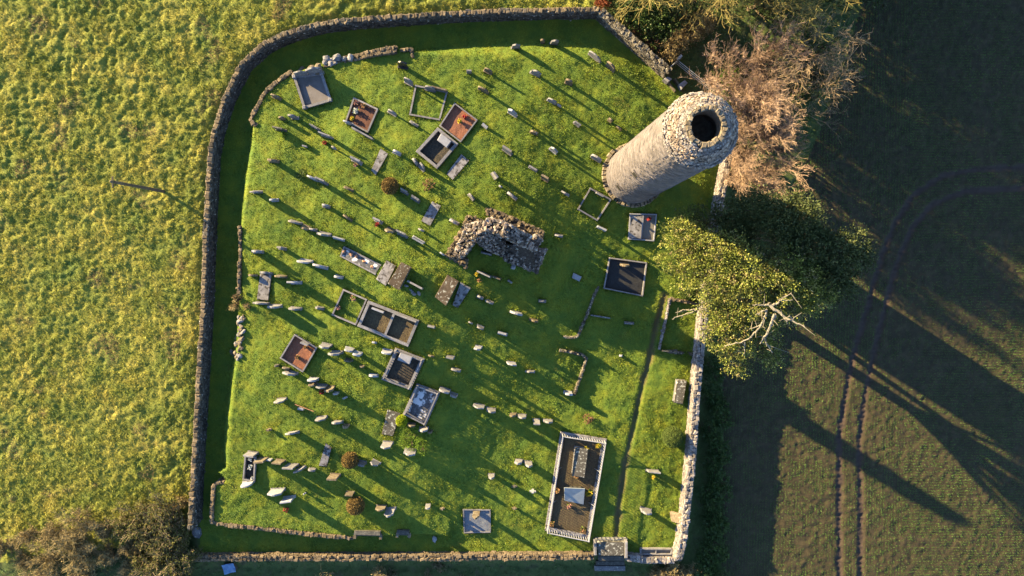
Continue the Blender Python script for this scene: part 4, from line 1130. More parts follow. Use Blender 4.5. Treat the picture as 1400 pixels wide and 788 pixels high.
HS = [
 (1, 227, 455, 62, 20, .85, 'r', 'b', 'by the curved stone edging of the mound'),
 (1, 350, 590, 46, 5, 1.0, 'r', 'p', 'between curved stone edging and concrete-floored grave'),
 (1, 270, 606, 38, 0, .6, 'r', 'b', 'next to the green wreath at the mound edge'),
 (1, 258, 672, 72, 12, .8, 'f', 'd', 'with a green wreath at its foot'),
 (1, 493, 660, 62, 30, .8, 'f', 'g', 'near the concrete-floored grave'),
 (1, 570, 716, 84, 20, 1.0, 'f', 'p', 'with red flowers near the concrete-floored grave'),
 (1, 1082, 248, 66, 10, .9, 'r', 'k', 'beside the stub of hooked wall'),
 (1, 1122, 358, 66, 28, 1.05, 'r', 'p', 'at the corner of the thin-kerbed grass plot'),
 (1, 1010, 562, 64, 30, .75, 'r', 'p', 'between flower plot and thin-kerbed grass plot'),
 (1, 1160, 632, 60, 32, .75, 'r', 'g', 'outside the thin-kerbed grass plot'),
 (1, 820, 702, 165, 29, .65, 'f', 'p', 'long and low along the flower plot'),
 (1, 720, 628, 46, 18, .9, 'r', 'w', 'inside the corner of the flower plot'),
 (1, 398, 303, 92, -4, 1.25, 'g', 'g', 'one of a pair heading the concrete-floored grave'),
 (1, 492, 287, 100, -10, 1.25, 'g', 'g', 'one of a pair heading the concrete-floored grave'),
 (1, 1270, 402, 74, 14, .8, 'r', 'g', 'lying back against the thin-kerbed grass plot'),
 (2, 200, 408, 110, 14, .5, 'f', 'b', 'forming the low back of the thin-kerbed grass plot'),
 (2, 712, 112, 55, 0, 1.25, 'g', 'p', 'on the lawn edge shaded by the curving wall'),
 (2, 897, 90, 30, 0, .5, 'r', 'b', 'tiny beside the tall one at the lawn edge'),
 (2, 972, 82, 52, 0, 1.4, 'g', 'g', 'tallest along the lawn edge by the curving wall'),
 (2, 1250, 185, 105, 40, .95, 'r', 'p', 'on a brown kerb near the sunlit gate wall'),
 (2, 1355, 252, 70, 42, .9, 'r', 'b', 'just behind the one on a brown kerb'),
 (2, 398, 292, 34, 0, .5, 'f', 'p', 'tiny on open lawn between red gravel plot and curving wall'),
 (2, 525, 282, 58, 25, .75, 'r', 'b', 'on open lawn between red gravel plot and curving wall'),
 (2, 495, 405, 76, 26, 1.0, 'r', 'b', 'wide, between red gravel plot and open lawn'),
 (2, 845, 292, 70, 24, 1.0, 's', 'p', 'with a fallen stone at its end'),
 (2, 1073, 355, 48, 20, .9, 'r', 'b', 'in the long shadow of the tall gabled one'),
 (2, 958, 480, 66, 26, 1.0, 'r', 'p', 'of a close pair, larger, on open lawn'),
 (2, 1010, 515, 34, 30, .6, 'r', 'p', 'of a close pair, smaller, on open lawn'),
 (2, 693, 562, 66, 31, 1.15, 's', 'w', 'on open lawn near the red gravel plot'),
 (2, 838, 693, 52, 20, .75, 'r', 'b', 'dull and low on open lawn'),
 (2, 1127, 634, 48, 36, .95, 'f', 'p', 'on lawn shaded towards the tower'),
 (2, 1348, 612, 36, 42, .85, 'r', 'b', 'on rough turf nearest the tower top'),
 (13, 205, 258, 26, 40, .5, 'r', 'b', 'tiny by the tower wall'),
 (2, 500, 657, 46, 40, .35, 'f', 'w', 'tiny outside the red gravel plot'),
 (3, 208, 194, 66, 8, .95, 'r', 'b', 'alone on the bright slope of the mound'),
 (3, 427, 100, 34, 14, .35, 'f', 'p', 'low in a long shadow near the mound edge'),
 (3, 474, 313, 62, 24, 1.1, 'r', 'w', 'of a joined pair beside a dark shrub'),
 (3, 540, 338, 70, 24, 1.1, 'f', 'g', 'of a joined pair beside a dark shrub'),
 (3, 620, 115, 34, 30, .5, 'r', 'p', 'tiny between two flower-decked ones'),
 (3, 770, 198, 72, 25, .95, 'f', 'p', 'with pink flowers beside a pale flat slab'),
 (3, 1042, 140, 56, 24, .8, 'r', 'w', 'past the pale flat slab near the clipped bush'),
 (3, 1172, 203, 50, 55, .8, 'r', 'p', 'one of two thin ones by the thick-kerbed plot'),
 (3, 1210, 245, 50, 50, .8, 'r', 'p', 'one of two thin ones by the thick-kerbed plot'),
 (3, 718, 384, 62, 25, .7, 'r', 'b', 'small, in line with the rust-coloured bush'),
 (3, 1095, 408, 55, 30, .8, 'f', 'g', 'standing in the shadow of the rust-coloured bush'),
 (3, 1168, 456, 62, 32, .8, 'f', 'g', 'standing in the shadow of the rust-coloured bush'),
 (3, 97, 403, 64, 0, .95, 'r', 'p', 'of a lone pair on the bright mound slope'),
 (3, 215, 460, 44, -4, .9, 'r', 'w', 'of a lone pair on the bright mound slope'),
 (3, 566, 503, 48, 10, .7, 'r', 'p', 'small, on lawn between two stone rows'),
 (3, 712, 582, 62, 34, .8, 'r', 'b', 'on lawn between two stone rows'),
 (3, 358, 610, 82, 15, 1.0, 'r', 'p', 'in the row leading to the debris-strewn grave'),
 (3, 432, 640, 52, 20, .8, 'r', 'b', 'in the row leading to the debris-strewn grave'),
 (3, 482, 662, 42, 8, .7, 'r', 'p', 'in the row leading to the debris-strewn grave'),
 (3, 556, 688, 80, 12, 1.0, 's', 'p', 'in the row leading to the debris-strewn grave'),
 (3, 647, 722, 76, 16, 1.05, 'f', 'w', 'in the row leading to the debris-strewn grave'),
 (3, 917, 603, 54, 25, 1.0, 'f', 'p', 'first of four in line, with flowers'),
 (3, 1005, 660, 62, 20, .95, 's', 'b', 'second of four in line near the dark chest tomb'),
 (3, 1080, 697, 72, 25, 1.0, 'f', 'g', 'third of four in line near the dark chest tomb'),
 (3, 1187, 728, 86, 30, 1.1, 'f', 'w', 'last of four in line near the dark chest tomb'),
 (3, 1214, 660, 40, 25, .5, 'r', 'p', 'tiny at the foot of the mottled black-and-white slab'),
 (4, 657, 130, 72, 34, 1.0, 'f', 'p', 'on lawn past the mottled slab'),
 (4, 968, 124, 58, 36, 1.0, 's', 'w', 'between open lawn and the tower'),
 (4, 833, 245, 62, 30, 1.0, 'f', 'p', 'first of three in line leading to the tower plot'),
 (4, 912, 317, 54, 30, 1.0, 'f', 'b', 'second of three in line leading to the tower plot'),
 (4, 1050, 413, 62, 30, .95, 'r', 'p', 'third of three in line leading to the tower plot'),
 (4, 566, 295, 48, 56, 1.0, 'f', 'p', 'turned askew near the ruin'),
 (4, 612, 370, 24, 30, .45, 'r', 'w', 'tiny near the ruin'),
 (4, 690, 430, 76, 38, 1.0, 'r', 'p', 'large, on lawn between ruin and tower'),
 (4, 1258, 178, 82, 30, 1.1, 'r', 'p', 'standing against the foot of the tower'),
 (4, 300, 607, 62, 30, .9, 'r', 'p', 'beside the corner of the church ruin'),
 (4, 412, 440, 52, 50, .8, 'r', 'p', 'thin, between mottled slab and ruin'),
 (4, 1280, 416, 56, 28, .8, 'f', 'p', 'inside the kerbed plot at the tower foot'),
 (4, 1295, 650, 68, 26, 1.0, 'f', 'w', 'beside bare brown earth near the tower'),
 (4, 1006, 700, 52, 14, .7, 'r', 'p', 'alone on lawn between ruin and tower plot'),
 (5, 102, 120, 72, 2, 1.0, 's', 'p', 'close to the crumbling mound edge'),
 (5, 268, 98, 48, 10, .8, 'r', 'p', 'small, near the crumbling mound edge'),
 (5, 428, 181, 82, 9, 1.1, 'r', 'w', 'one of two big ones in mid-lawn'),
 (5, 530, 224, 82, 12, 1.1, 'r', 'w', 'one of two big ones in mid-lawn'),
 (5, 650, 290, 52, 15, .95, 'r', 'w', 'alongside the debris-strewn grave'),
 (5, 80, 281, 58, 2, .5, 'r', 'b', 'low beside the cracked pale slab'),
 (5, 166, 268, 72, 5, .85, 's', 'g', 'at the head of the cracked pale slab'),
 (5, 265, 287, 62, 8, .85, 'r', 'b', 'one step from the cracked pale slab'),
 (5, 360, 330, 72, 0, .9, 'f', 'w', 'two steps from the cracked pale slab'),
 (5, 127, 470, 96, 4, 1.25, 's', 'p', 'biggest, at the foot of the cracked pale slab'),
 (5, 222, 487, 80, 1, 1.0, 'r', 'p', 'beside the biggest one near the cracked slab'),
 (5, 362, 504, 76, 5, .75, 'r', 'p', 'low, between cracked slab and kerbed grass plot'),
 (5, 525, 502, 48, 12, .7, 'g', 'g', 'at the corner of the kerbed grass plot'),
 (5, 920, 512, 88, 21, .5, 'f', 'w', 'inside the double brown plot'),
 (5, 1112, 565, 165, 21, .55, 'f', 'p', 'broad, backing the double brown plot'),
 (5, 1275, 627, 48, 14, .8, 'f', 'p', 'past the end of the double brown plot'),
 (5, 1170, 348, 115, 28, .6, 'f', 'p', 'long and low beyond the dark chest tomb'),
 (6, 500, 270, 102, 25, .95, 'f', 'p', 'with yellow flowers facing the open side of the ruin'),
 (6, 585, 295, 58, 22, .8, 'f', 'b', 'next to the one with yellow flowers'),
 (6, 675, 322, 38, 36, .7, 'r', 'p', 'in the ruin shadow'),
 (6, 473, 428, 44, 26, .75, 'r', 'p', 'one of two beside the brown chest tomb'),
 (6, 536, 457, 58, 26, .8, 'r', 'p', 'one of two beside the brown chest tomb'),
 (6, 710, 533, 86, 16, 1.0, 'r', 'w', 'large, on half-shaded lawn'),
 (6, 835, 583, 58, 14, 1.0, 's', 'b', 'on half-shaded lawn beyond the large white one'),
 (6, 895, 455, 48, 4, .9, 'r', 'p', 'on dark lawn in the ruin shadow'),
 (6, 412, 600, 30, 26, .45, 'r', 'p', 'tiny on lawn near the brown chest tomb'),
 (6, 475, 626, 48, 25, .8, 'r', 'p', 'on lawn near the brown chest tomb'),
 (6, 626, 676, 62, 15, 1.0, 'f', 'w', 'block-like on half-shaded lawn'),
 (6, 463, 765, 46, 12, .9, 'r', 'w', 'small, on dappled lawn'),
 (6, 220, 138, 36, 36, .5, 'r', 'w', 'tiny against the ruin footing'),
 (6, 740, 176, 42, 24, 3.0, 'f', 'p', 'leaning in the fallen masonry of the ruin'),
 (6, 515, 130, 72, 14, .7, 'r', 'p', 'inside the church ruin'),
 (6, 592, 130, 30, 14, .6, 'r', 'b', 'inside the church ruin'),
 (7, 240, 195, 28, 0, .5, 'r', 'd', 'tiny near the lone red gravel plot'),
 (7, 328, 250, 82, 12, 1.05, 'g', 'p', 'near the lone red gravel plot'),
 (7, 296, 222, 44, 14, .8, 'r', 'b', 'behind the gabled one near the lone red plot'),
 (7, 430, 45, 56, 22, .7, 'f', 'p', 'inside the lone red gravel plot'),
 (7, 565, 62, 68, 12, 1.15, 'g', 'p', 'one of two big ones beside the lone red plot'),
 (7, 635, 113, 76, 2, 1.15, 'g', 'p', 'one of two big ones beside the lone red plot'),
 (7, 722, 88, 58, 14, .9, 'r', 'w', 'one of two overlapping between red and balustraded plots'),
 (7, 778, 116, 56, 16, .9, 'r', 'w', 'one of two overlapping between red and balustraded plots'),
 (7, 720, 162, 48, 10, .8, 'r', 'd', 'in the shadow of the big gabled ones'),
 (7, 808, 200, 30, 8, .6, 'r', 'b', 'tiny between red and balustraded plots'),
 (7, 887, 268, 54, 6, .85, 'g', 'w', 'near the balustraded dark plot'),
 (7, 897, 48, 28, 6, .5, 'r', 'w', 'tiny beside the double brown plot'),
 (7, 980, 100, 68, 10, .95, 'r', 'w', 'against the corner of the balustraded dark plot'),
 (7, 480, 293, 58, 4, .9, 'r', 'w', 'in the crowded group near the lone red plot'),
 (7, 475, 318, 48, 4, .8, 'r', 'b', 'in the crowded group near the lone red plot'),
 (7, 537, 336, 68, 6, 1.0, 'g', 'g', 'in the crowded group near the lone red plot'),
 (7, 588, 352, 62, -8, 1.0, 'g', 'b', 'in the crowded group near the lone red plot'),
 (7, 636, 380, 36, 0, .6, 'r', 'w', 'tiny at the end of the crowded group'),
 (7, 258, 432, 66, -6, 1.15, 'g', 'p', 'on the slope beside the fallen iron rail'),
 (7, 400, 492, 40, 10, .4, 'f', 'w', 'low under the fallen iron rail'),
 (7, 530, 556, 72, -6, 1.15, 'g', 'p', 'at the far end of the fallen iron rail'),
 (7, 646, 586, 58, 0, 1.1, 'g', 'p', 'larger of two touching near the speckled slab'),
 (7, 705, 602, 40, 6, .8, 'g', 'b', 'smaller of two touching near the speckled slab'),
 (7, 340, 660, 72, -8, 1.15, 'g', 'p', 'alone on the far bright slope'),
 (7, 1140, 597, 52, 10, .9, 's', 'b', 'at the end of the slate balustraded plot'),
 (7, 1225, 627, 60, 0, 1.0, 's', 'p', 'at the end of the slate balustraded plot'),
 (7, 1277, 637, 28, 0, .6, 'r', 'b', 'tiny at the end of the slate balustraded plot'),
 (7, 980, 726, 70, 4, 1.15, 'g', 'p', 'at the foot of the dark speckled slab'),
 (8, 0, 775, 80, 10, 1.1, 's', 'p', 'beside the gabled one at the foot of the speckled slab'),
 (8, 235, 363, 76, 20, .9, 'r', 'p', 'of two leading off the slate balustraded plot'),
 (8, 296, 396, 48, 18, .8, 'r', 'p', 'of two leading off the slate balustraded plot'),
 (8, 142, 135, 42, 16, .5, 'r', 'b', 'tiny past the balustraded dark plot'),
 (8, 272, 143, 52, 14, .9, 'f', 'p', 'on dappled lawn past the balustraded dark plot'),
 (8, 310, 230, 62, 18, .9, 'r', 'p', 'on dappled lawn past the balustraded dark plot'),
 (8, 680, 183, 68, 12, .95, 'r', 'w', 'alone in dappled mid lawn'),
 (8, 813, 243, 62, 6, 1.05, 's', 'p', 'ringed by worn earth in dappled lawn'),
 (8, 466, 470, 80, 16, 1.05, 's', 'p', 'of a joined pair in deep shaded lawn'),
 (8, 546, 498, 64, 12, 1.0, 's', 'p', 'of a joined pair in deep shaded lawn'),
 (8, 700, 534, 42, 4, 1.1, 's', 'b', 'narrow, first of four near the white railings'),
 (8, 757, 542, 58, 6, 1.15, 's', 'p', 'second of four near the white railings'),
 (8, 855, 573, 46, 2, 1.15, 'f', 'p', 'third of four near the white railings'),
 (8, 932, 577, 66, 6, 1.15, 's', 'p', 'last of four near the white railings'),
 (8, 1068, 385, 54, 6, .95, 'r', 'w', 'at the end of the dark angled low wall'),
 (9, 312, 104, 72, 6, .9, 'f', 'p', 'heading the narrow pot-filled plot'),
 (9, 280, 300, 84, -12, 1.0, 'r', 'w', 'at the foot of the narrow pot-filled plot'),
 (9, 382, 146, 70, -4, 1.15, 'f', 'b', 'first in the row beside the narrow plot'),
 (9, 441, 142, 30, 4, .5, 'f', 'w', 'tiny in the row beside the narrow plot'),
 (9, 500, 158, 66, 4, 1.0, 'f', 'b', 'with a dark shadow in the narrow-plot row'),
 (9, 580, 190, 76, 2, 1.15, 'f', 'p', 'broadest in the row beside the narrow plot'),
 (9, 638, 212, 66, -20, 1.1, 'g', 'p', 'tilted, ending the row beside the narrow plot'),
 (9, 718, 208, 52, 8, .6, 'r', 'p', 'low, past the row beside the narrow plot'),
 (9, 1057, 166, 50, 10, .8, 'r', 'g', 'tucked beside a clipped round bush'),
 (9, 1150, 166, 58, 26, 1.0, 's', 'p', 'leaning on shaded lawn past the clipped bush'),
 (9, 870, 255, 70, 2, 1.0, 'f', 'b', 'between the two clipped round bushes'),
 (9, 972, 372, 56, 4, .8, 'f', 'b', 'peeping over the larger clipped bush'),
 (9, 478, 356, 98, -2, 1.1, 'g', 'w', 'broad and gleaming on the square corner lawn'),
 (9, 555, 410, 80, -8, 1.2, 'f', 'w', 'with red flowers on the square corner lawn'),
 (9, 1180, 470, 70, 2, 1.1, 's', 'b', 'of a pair past the larger clipped bush'),
 (9, 1248, 486, 64, -2, 1.1, 's', 'p', 'of a pair past the larger clipped bush'),
 (10, 747, 255, 42, 2, 1.0, 's', 'p', 'alone in deep shade'),
 (10, 937, 159, 52, 6, 1.1, 's', 'p', 'of a touching pair beside the white railings'),
 (10, 996, 170, 52, 8, 1.1, 's', 'p', 'of a touching pair beside the white railings'),
 (10, 905, 322, 42, 0, .5, 'c', 'd', 'small and dark near the railings'),
 (10, 1028, 347, 46, 4, .6, 'c', 'w', 'small, beside the railings'),
 (10, 905, 468, 36, 4, .5, 'c', 'b', 'small, near the blue-grey plot'),
 (10, 420, 472, 34, 2, .5, 'c', 'b', 'small, in shade near the vault edge'),
 (10, 317, 453, 36, 2, .8, 'r', 'p', 'alone in shade near the vault edge'),
 (10, 647, 503, 50, 0, 1.15, 's', 'b', 'inside the blue-grey chippings plot'),
 (11, 530, 298, 62, 6, 1.05, 'f', 'p', 'with yellow flowers on the strip by the pale wall'),
 (11, 500, 482, 56, 14, 1.05, 's', 'p', 'on the strip between sunk path and pale wall'),
 (12, 310, 136, 42, 6, .8, 's', 'b', 'inside the black gravel plot'),
 (12, 332, 402, 42, 4, .85, 's', 'g', 'alone on dark lawn near the black plot'),
 (12, 200, 374, 95, 9, .55, 'f', 'g', 'long and low, crossing the dark hooked wall'),
 (12, 490, 527, 32, 6, .5, 'f', 'd', 'small at the end of the thin path wall'),
 (12, 292, 548, 16, 0, .35, 'r', 'w', 'tiny marker on open shaded lawn'),
 (7, 702, 413, 34, -20, .45, 'c', 'w', 'small wooden-looking, alone on pale lawn'),
 (7, 185, 626, 40, -10, .4, 'c', 'b', 'small, on the far bright slope'),
 (9, 675, 372, 24, -40, .5, 'c', 'w', 'small, on the square corner lawn'),
]
for e in HS:
    if e[0] == 6 and e[5] == 3.0: continue
    headstone(*e)
def wall_leaner():
    g0 = G(919, 710, .6)
    root = thing('arched_headstone', 'tall brown arched headstone leaning beside the pale rubble wall', 'headstone', (g0.x, g0.y, g0.z), R(-80), 'headstones in the churchyard')
    o = link('tablet', tablet_mesh('r', .75, 1.45, .15, 'stone_brown', rng), root, (0, 0, -.15)); o.rotation_euler = (R(-30), 0, 0)
wall_leaner()

# ------------------------------------------------------------------ loose boulders and stone heaps
def boulder(px, py, r, label, mat='stone_pale', z=None, flat=.7, g=None):
    b = G(px, py, r * .4)
    bm = bmesh.new(); bmesh.ops.create_icosphere(bm, subdivisions=2, radius=1)
    sx, sy, sz = r * rng.uniform(.85, 1.2), r * rng.uniform(.65, .95), r * flat
    sd = rng.uniform(0, 99)
    for v in bm.verts:
        c = v.co; k = 1 + .7 * float(vnoise(np.array([c.x * 1.6 + sd]), np.array([c.y * 1.6 + c.z * 1.9]), 3)[0])
        v.co = Vector((c.x * sx * k, c.y * sy * k, c.z * sz * k))
    me = bpy.data.meshes.new('boulder'); bm.to_mesh(me); bm.free(); me.materials.append(MATS[mat])
    zz = b.z if z is None else z
    o = link('boulder', me, None, (b.x, b.y, zz + sz * .45)); o.rotation_euler = (0, 0, rng.uniform(0, 3))
    return tag(o, label, 'stone', g or 'loose stones')
for (zx, zy, r) in ((570, 196, .26), (642, 190, .34), (730, 186, .28), (556, 222, .2), (600, 228, .24), (625, 222, .2), (690, 196, .2), (600, 205, .18)):
    px, py = t2p(1, zx, zy); q = W(px, py, 1.65)
    o = boulder(px, py, r, 'pale boulder in the heap at the end of the brown rubble wall', 'stone_pale', z=1.42); o.location.x, o.location.y = q.x, q.y
for (zx, zy, r) in ((405, 262, .3), (470, 262, .34), (520, 258, .38), (360, 290, .26)):
    px, py = t2p(1, zx, zy + 12)
    boulder(px, py, r, 'brown boulder behind the headstones of the concrete-floored grave', 'stone_brown')
for k in range(46):
    t = rng.random(); px = 329 - 4 * t + rng.normal(0, 3.2); py = 430 + 62 * t
    boulder(px, py, rng.uniform(.09, .2), 'tumbled brown stone in the collapsed mound edge', 'stone_brown' if k % 3 else 'stone_pale', g='tumbled stones of the mound edge')
for (px, py, lab) in ((663.5, 347, None), (594.5, 737.5, 'white stone block lying on the shaded lawn edge'), (277, 598, 'pale stone on the shaded grass path by the curving wall'), (702, 365, 'small white stone beside the fallen masonry')):
    if lab: boulder(px, py, .22, lab, 'stone_white')
boulder(269, 729, .4, 'pale cornerstone at the end of the curving wall', 'stone_grey')
# vault openings in the lawn edge
def vault(px0, px1, py, depth, label, h=.7):
    a = G(px0, py); b = G(px1, py); A = np.array(a[:2]); B = np.array(b[:2]); zt = macro_hi(A) ; o0 = np.array([*(A + B) / 2, a.z])
    root = thing('vault_entrance', label, 'vault', o0, 0, 'sunk vault entrances')
    d = (B - A) / np.linalg.norm(B - A); n = np.array([-d[1], d[0]])
    V, F = bar(A - n * .02, B - n * .02, .10, (zt - 1.0, zt - 1.0), (zt + .02, zt + .02)); part('door_slab', V, F, 'stone_dark', root, o0)
    V, F = bar(A + n * .18 - d * .1, B + n * .18 + d * .1, .3, (zt - .1, zt - .1), (zt + .14, zt + .14)); part('lintel', V, F, 'stone_dark', root, o0)
    for q in (A - d * .09, B + d * .09):
        V, F = bar(q - n * depth * .5, q + n * .1, .18, (zt - 1.1, zt - 1.1), (zt + .05, zt + .05)); part('side_wall', V, F, 'stone_brown', root, o0)
vault(487, 519, 731, .6, 'wide dark vault entrance sunk in the shaded lawn edge')
vault(545, 558, 730, .5, 'small dark vault entrance with rounded roof in the lawn edge')

# ------------------------------------------------------------------ stile, gates, bench wall, pole
def stile():
    g = G(835, 752); o0 = np.array([g.x, g.y, g.z])
    root = thing('stone_stile', 'blocky dark grey stone stile stepping over the low wall', 'stile', o0)
    def blk(px, z0, z1, mat, name):
        P = np.array([W(p[0], p[1], z1)[:2] for p in px]); V, F = prism(P, z0, z1, .03); part(name, V, F, mat, root, o0)
    z = g.z
    blk([(816, 741), (854, 741), (854, 760), (818, 760)], z - .3, z + .75, 'ledger_dark', 'platform')
    blk([(814, 737.5), (858, 737.5), (857, 742), (815, 742)], z - .3, z + .45, 'stone_grey', 'step')
    blk([(818, 760.5), (854, 760.5), (854, 767), (818, 767)], z - 1, z + .35, 'stone_dark', 'step')
    blk([(815, 767.5), (854, 767.5), (854, 773), (815, 773)], z - 1.2, z - .05, 'stone_dark', 'step')
    blk([(813, 774), (855, 774), (855, 781), (813, 781)], z - 1.4, z - .45, 'stone_grey', 'step')
    blk([(854.5, 741), (858, 741), (858, 764), (854.5, 764)], z - .3, z + .9, 'stone_pale', 'cheek_wall')
    blk([(812.5, 742), (815.8, 742), (815.8, 760), (812.5, 760)], z - .3, z + .85, 'stone_pale', 'cheek_wall')
stile()
def bench_wall():
    g = G(897, 756); z = g.z; o0 = np.array([g.x, g.y, g.z])
    root = thing('kerbed_trough', 'narrow pale kerbed trough in the corner by the wall', 'trough', o0)
    px = [(876, 751), (918.5, 751.5), (918, 758.5), (876, 758)]
    P = np.array([W(p[0], p[1], z + .25)[:2] for p in px])
    for i in range(4):
        V, F = bar(P[i], P[(i + 1) % 4], .10, (z - .3, z - .3), (z + (.26 if i % 2 else .25), z + (.26 if i % 2 else .25)), .015); part('kerb', V, F, 'stone_pale', root, o0)
    m0, m1 = (P[0] + P[1]) / 2, (P[2] + P[3]) / 2
    V, F = bar(m0, m1, .06, (z - .3, z - .3), (z + .23, z + .23)); part('divider', V, F, 'stone_pale', root, o0)
    V, F = prism(P * .98 + P.mean(0) * .02, z - .2, z + .08, .01); part('bed', V, F, 'pale_gravel', root, o0)
    l = WA([(858, 762), (877, 764)], z + .4); rubble_wall('boundary_wall', 'stub of tan wall beside the stone stile', 'wall', l, .5, lambda s: z + .55, 'wall_core', 'wall_pale', group=wallg, sl=.24)
    l = WA([(876, 766), (921, 766.5)], z + .4); rubble_wall('boundary_wall', 'pale wall piece with capstones under dead bramble', 'wall', l, .42, lambda s: z + .45, 'wall_core', 'wall_pale', group=wallg, sl=.3)
bench_wall()
def gate():
    g = G(930, 100); z = g.z; o0 = np.array([g.x, g.y, z])
    root = thing('stone_steps', 'stone step stile beside the end of the sunlit gate wall', 'stile', o0)
    def blk(px, z1, mat, name):
        P = np.array([W(p[0], p[1], z1)[:2] for p in px]); V, F = prism(P, z - .8, z1, .03); part(name, V, F, mat, root, o0)
    Q = lambda zx, zy: (880 + zx * .1015, 50 + zy * .1015)
    blk([Q(270, 570), Q(325, 540), Q(385, 570), Q(330, 620)], z + .9, 'stone_pale', 'step')
    blk([Q(325, 625), Q(340, 605), Q(440, 735), Q(420, 745)], z + .5, 'stone_brown', 'kerb')
    blk([Q(480, 640), Q(555, 585), Q(595, 625), Q(515, 710)], z + .9, 'stone_pale', 'step')
    blk([Q(415, 570), Q(430, 560), Q(490, 640), Q(478, 650)], z + .7, 'stone_brown', 'kerb')
    root2 = thing('metal_gate', 'thin grey metal field gate with a pale blue board', 'gate', o0)
    a = W(*Q(460, 322), z + 1.1); b = W(*Q(960, 720), z + 1.1); c = W(*Q(360, 408), z + 1.1)
    for (p, q) in ((a, b), (a, c)):
        for hh in (1.1, .75, .4):
            V, F, t = tubes([(p.x, p.y, z + hh, q.x, q.y, z + hh, .022, .022)], 6); part('bar', V, F, 'grey_metal', root2, o0)
    for p in (a, b, c):
        V, F, t = tubes([(p.x, p.y, z - .4, p.x, p.y, z + 1.2, .04, .04)], 6); part('post', V, F, 'grey_metal', root2, o0)
    P = np.array([W(*Q(*q), z + 1.25)[:2] for q in ((445, 300), (505, 235), (528, 265), (470, 322))])
    V, F = prism(P, z + .9, z + 1.25, .02); part('board', V, F, 'pale_blue', root2, o0)
gate()
def pole():
    b = ground_px(224, 262, 0, Z1); o0 = np.array([b.x, b.y, b.z])
    root = thing('utility_pole', 'tall wooden utility pole standing in the tussocky meadow', 'pole', o0)
    V, F, t = tubes([(b.x, b.y, b.z - .5, b.x, b.y, 5.9, .115, .095)], 10); part('pole', V, F, 'old_wood', root, o0)
    V, F, t = tubes([(b.x, b.y, 5.9, b.x, b.y, 7.35, .10, .09), (b.x, b.y, 7.35, b.x, b.y, 7.42, .09, .02)], 10); part('pale_top', V, F, 'stone_brown', root, o0)
    V, F = bar((b.x - .1, b.y - .35), (b.x - .1, b.y + .35), .07, (6.9, 6.9), (7.0, 7.0), .01); part('insulator_bracket', V, F, 'old_wood', root, o0)
pole()
def blue_tank():
    P = [(303, 773), (319, 770), (323, 782), (307, 786)]
    g = G(313, 778, .4); z = g.z; o0 = np.array([g.x, g.y, z])
    root = thing('blue_sheet', 'crumpled blue sheet over a low heap outside the low wall', 'sheet', o0)
    Q = np.array([W(p[0], p[1], z + .5)[:2] for p in P]); m = 9; s = np.linspace(0, 1, m); U, VV = np.meshgrid(s, s)
    X = (1 - U)[..., None] * (1 - VV)[..., None] * Q[0] + U[..., None] * (1 - VV)[..., None] * Q[1] + U[..., None] * VV[..., None] * Q[2] + (1 - U)[..., None] * VV[..., None] * Q[3]
    X = X.reshape(-1, 2); zz = z + .45 + .12 * vnoise(X[:, 0] * 5, X[:, 1] * 5, 5) + .1 * np.abs(U.ravel() - .5)
    idx = np.arange(m * m).reshape(m, m); F = np.stack([idx[:-1, :-1], idx[1:, :-1], idx[1:, 1:], idx[:-1, 1:]], -1).reshape(-1, 4)
    part('cover', np.c_[X, zz], F, 'blue_sheet', root, o0)
    V, F = prism(Q * .9 + Q.mean(0) * .1, z - .2, z + .36, .02); part('heap', V, F, 'old_wood', root, o0)
blue_tank()
def fallen_rail():
    a = G(*t2p(7, 360, 458), .3); b = G(*t2p(7, 487, 506), .3); o0 = np.array([*(a + b) / 2]); 
    root = thing('iron_rail', 'rusty low iron rail strung between gabled headstones', 'rail', o0)
    V, F, t = tubes([(*a[:2], a.z + .32, *b[:2], b.z + .32, .03, .03)], 5); part('rail', V, F, 'terracotta', root, o0)
    for k in range(6):
        p = a.lerp(b, k / 5); V, F, t = tubes([(p.x, p.y, p.z - .1, p.x, p.y, p.z + .36, .018, .018)], 4); part('upright', V, F, 'terracotta', root, o0)
fallen_rail()

# ------------------------------------------------------------------ flowers, wreaths and pots
def flowers(px, py, mat, label, r=.16, pot='terracotta', leaf='bright_leaf', dz=0.0):
    b = G(px, py, .2); z = b.z + dz; o0 = np.array([b.x, b.y, z])
    root = thing('flower_bunch', label, 'flowers', o0, 0, 'flowers left on graves')
    V = []; n = 12
    prof = [(.07, -.03), (.10, .16), (.085, .15), (.02, .13)]
    V = np.array([(b.x + q * math.cos(a), b.y + q * math.sin(a), z + h) for q, h in prof for a in np.arange(n) * 2 * math.pi / n])
    i = np.arange(3)[:, None] * n; k = np.arange(n)[None]; k2 = (k + 1) % n
    part('pot', V, np.stack([i + k, i + k2, i + n + k2, i + n + k], -1).reshape(-1, 4), pot, root, o0)
    m = 26; d = rng.normal(size=(m, 3)); d[:, 2] = abs(d[:, 2]); d /= np.linalg.norm(d, axis=1, keepdims=True)
    c = np.array([b.x, b.y, z + .18]) + d * r * rng.uniform(.6, 1, (m, 1))
    v, f, t = leaves(np.repeat(c, 5, 0) + rng.normal(0, .02, (m * 5, 3)), .085, np.repeat(d, 5, 0), .4); part('petals', v, f, mat, root, o0)
    v, f, t = leaves(np.repeat(np.array([[b.x, b.y, z + .12]]), 50, 0) + rng.normal(0, .04, (50, 3)), r * 1.1, None); part('leaves', v, f, leaf, root, o0, tint=t)
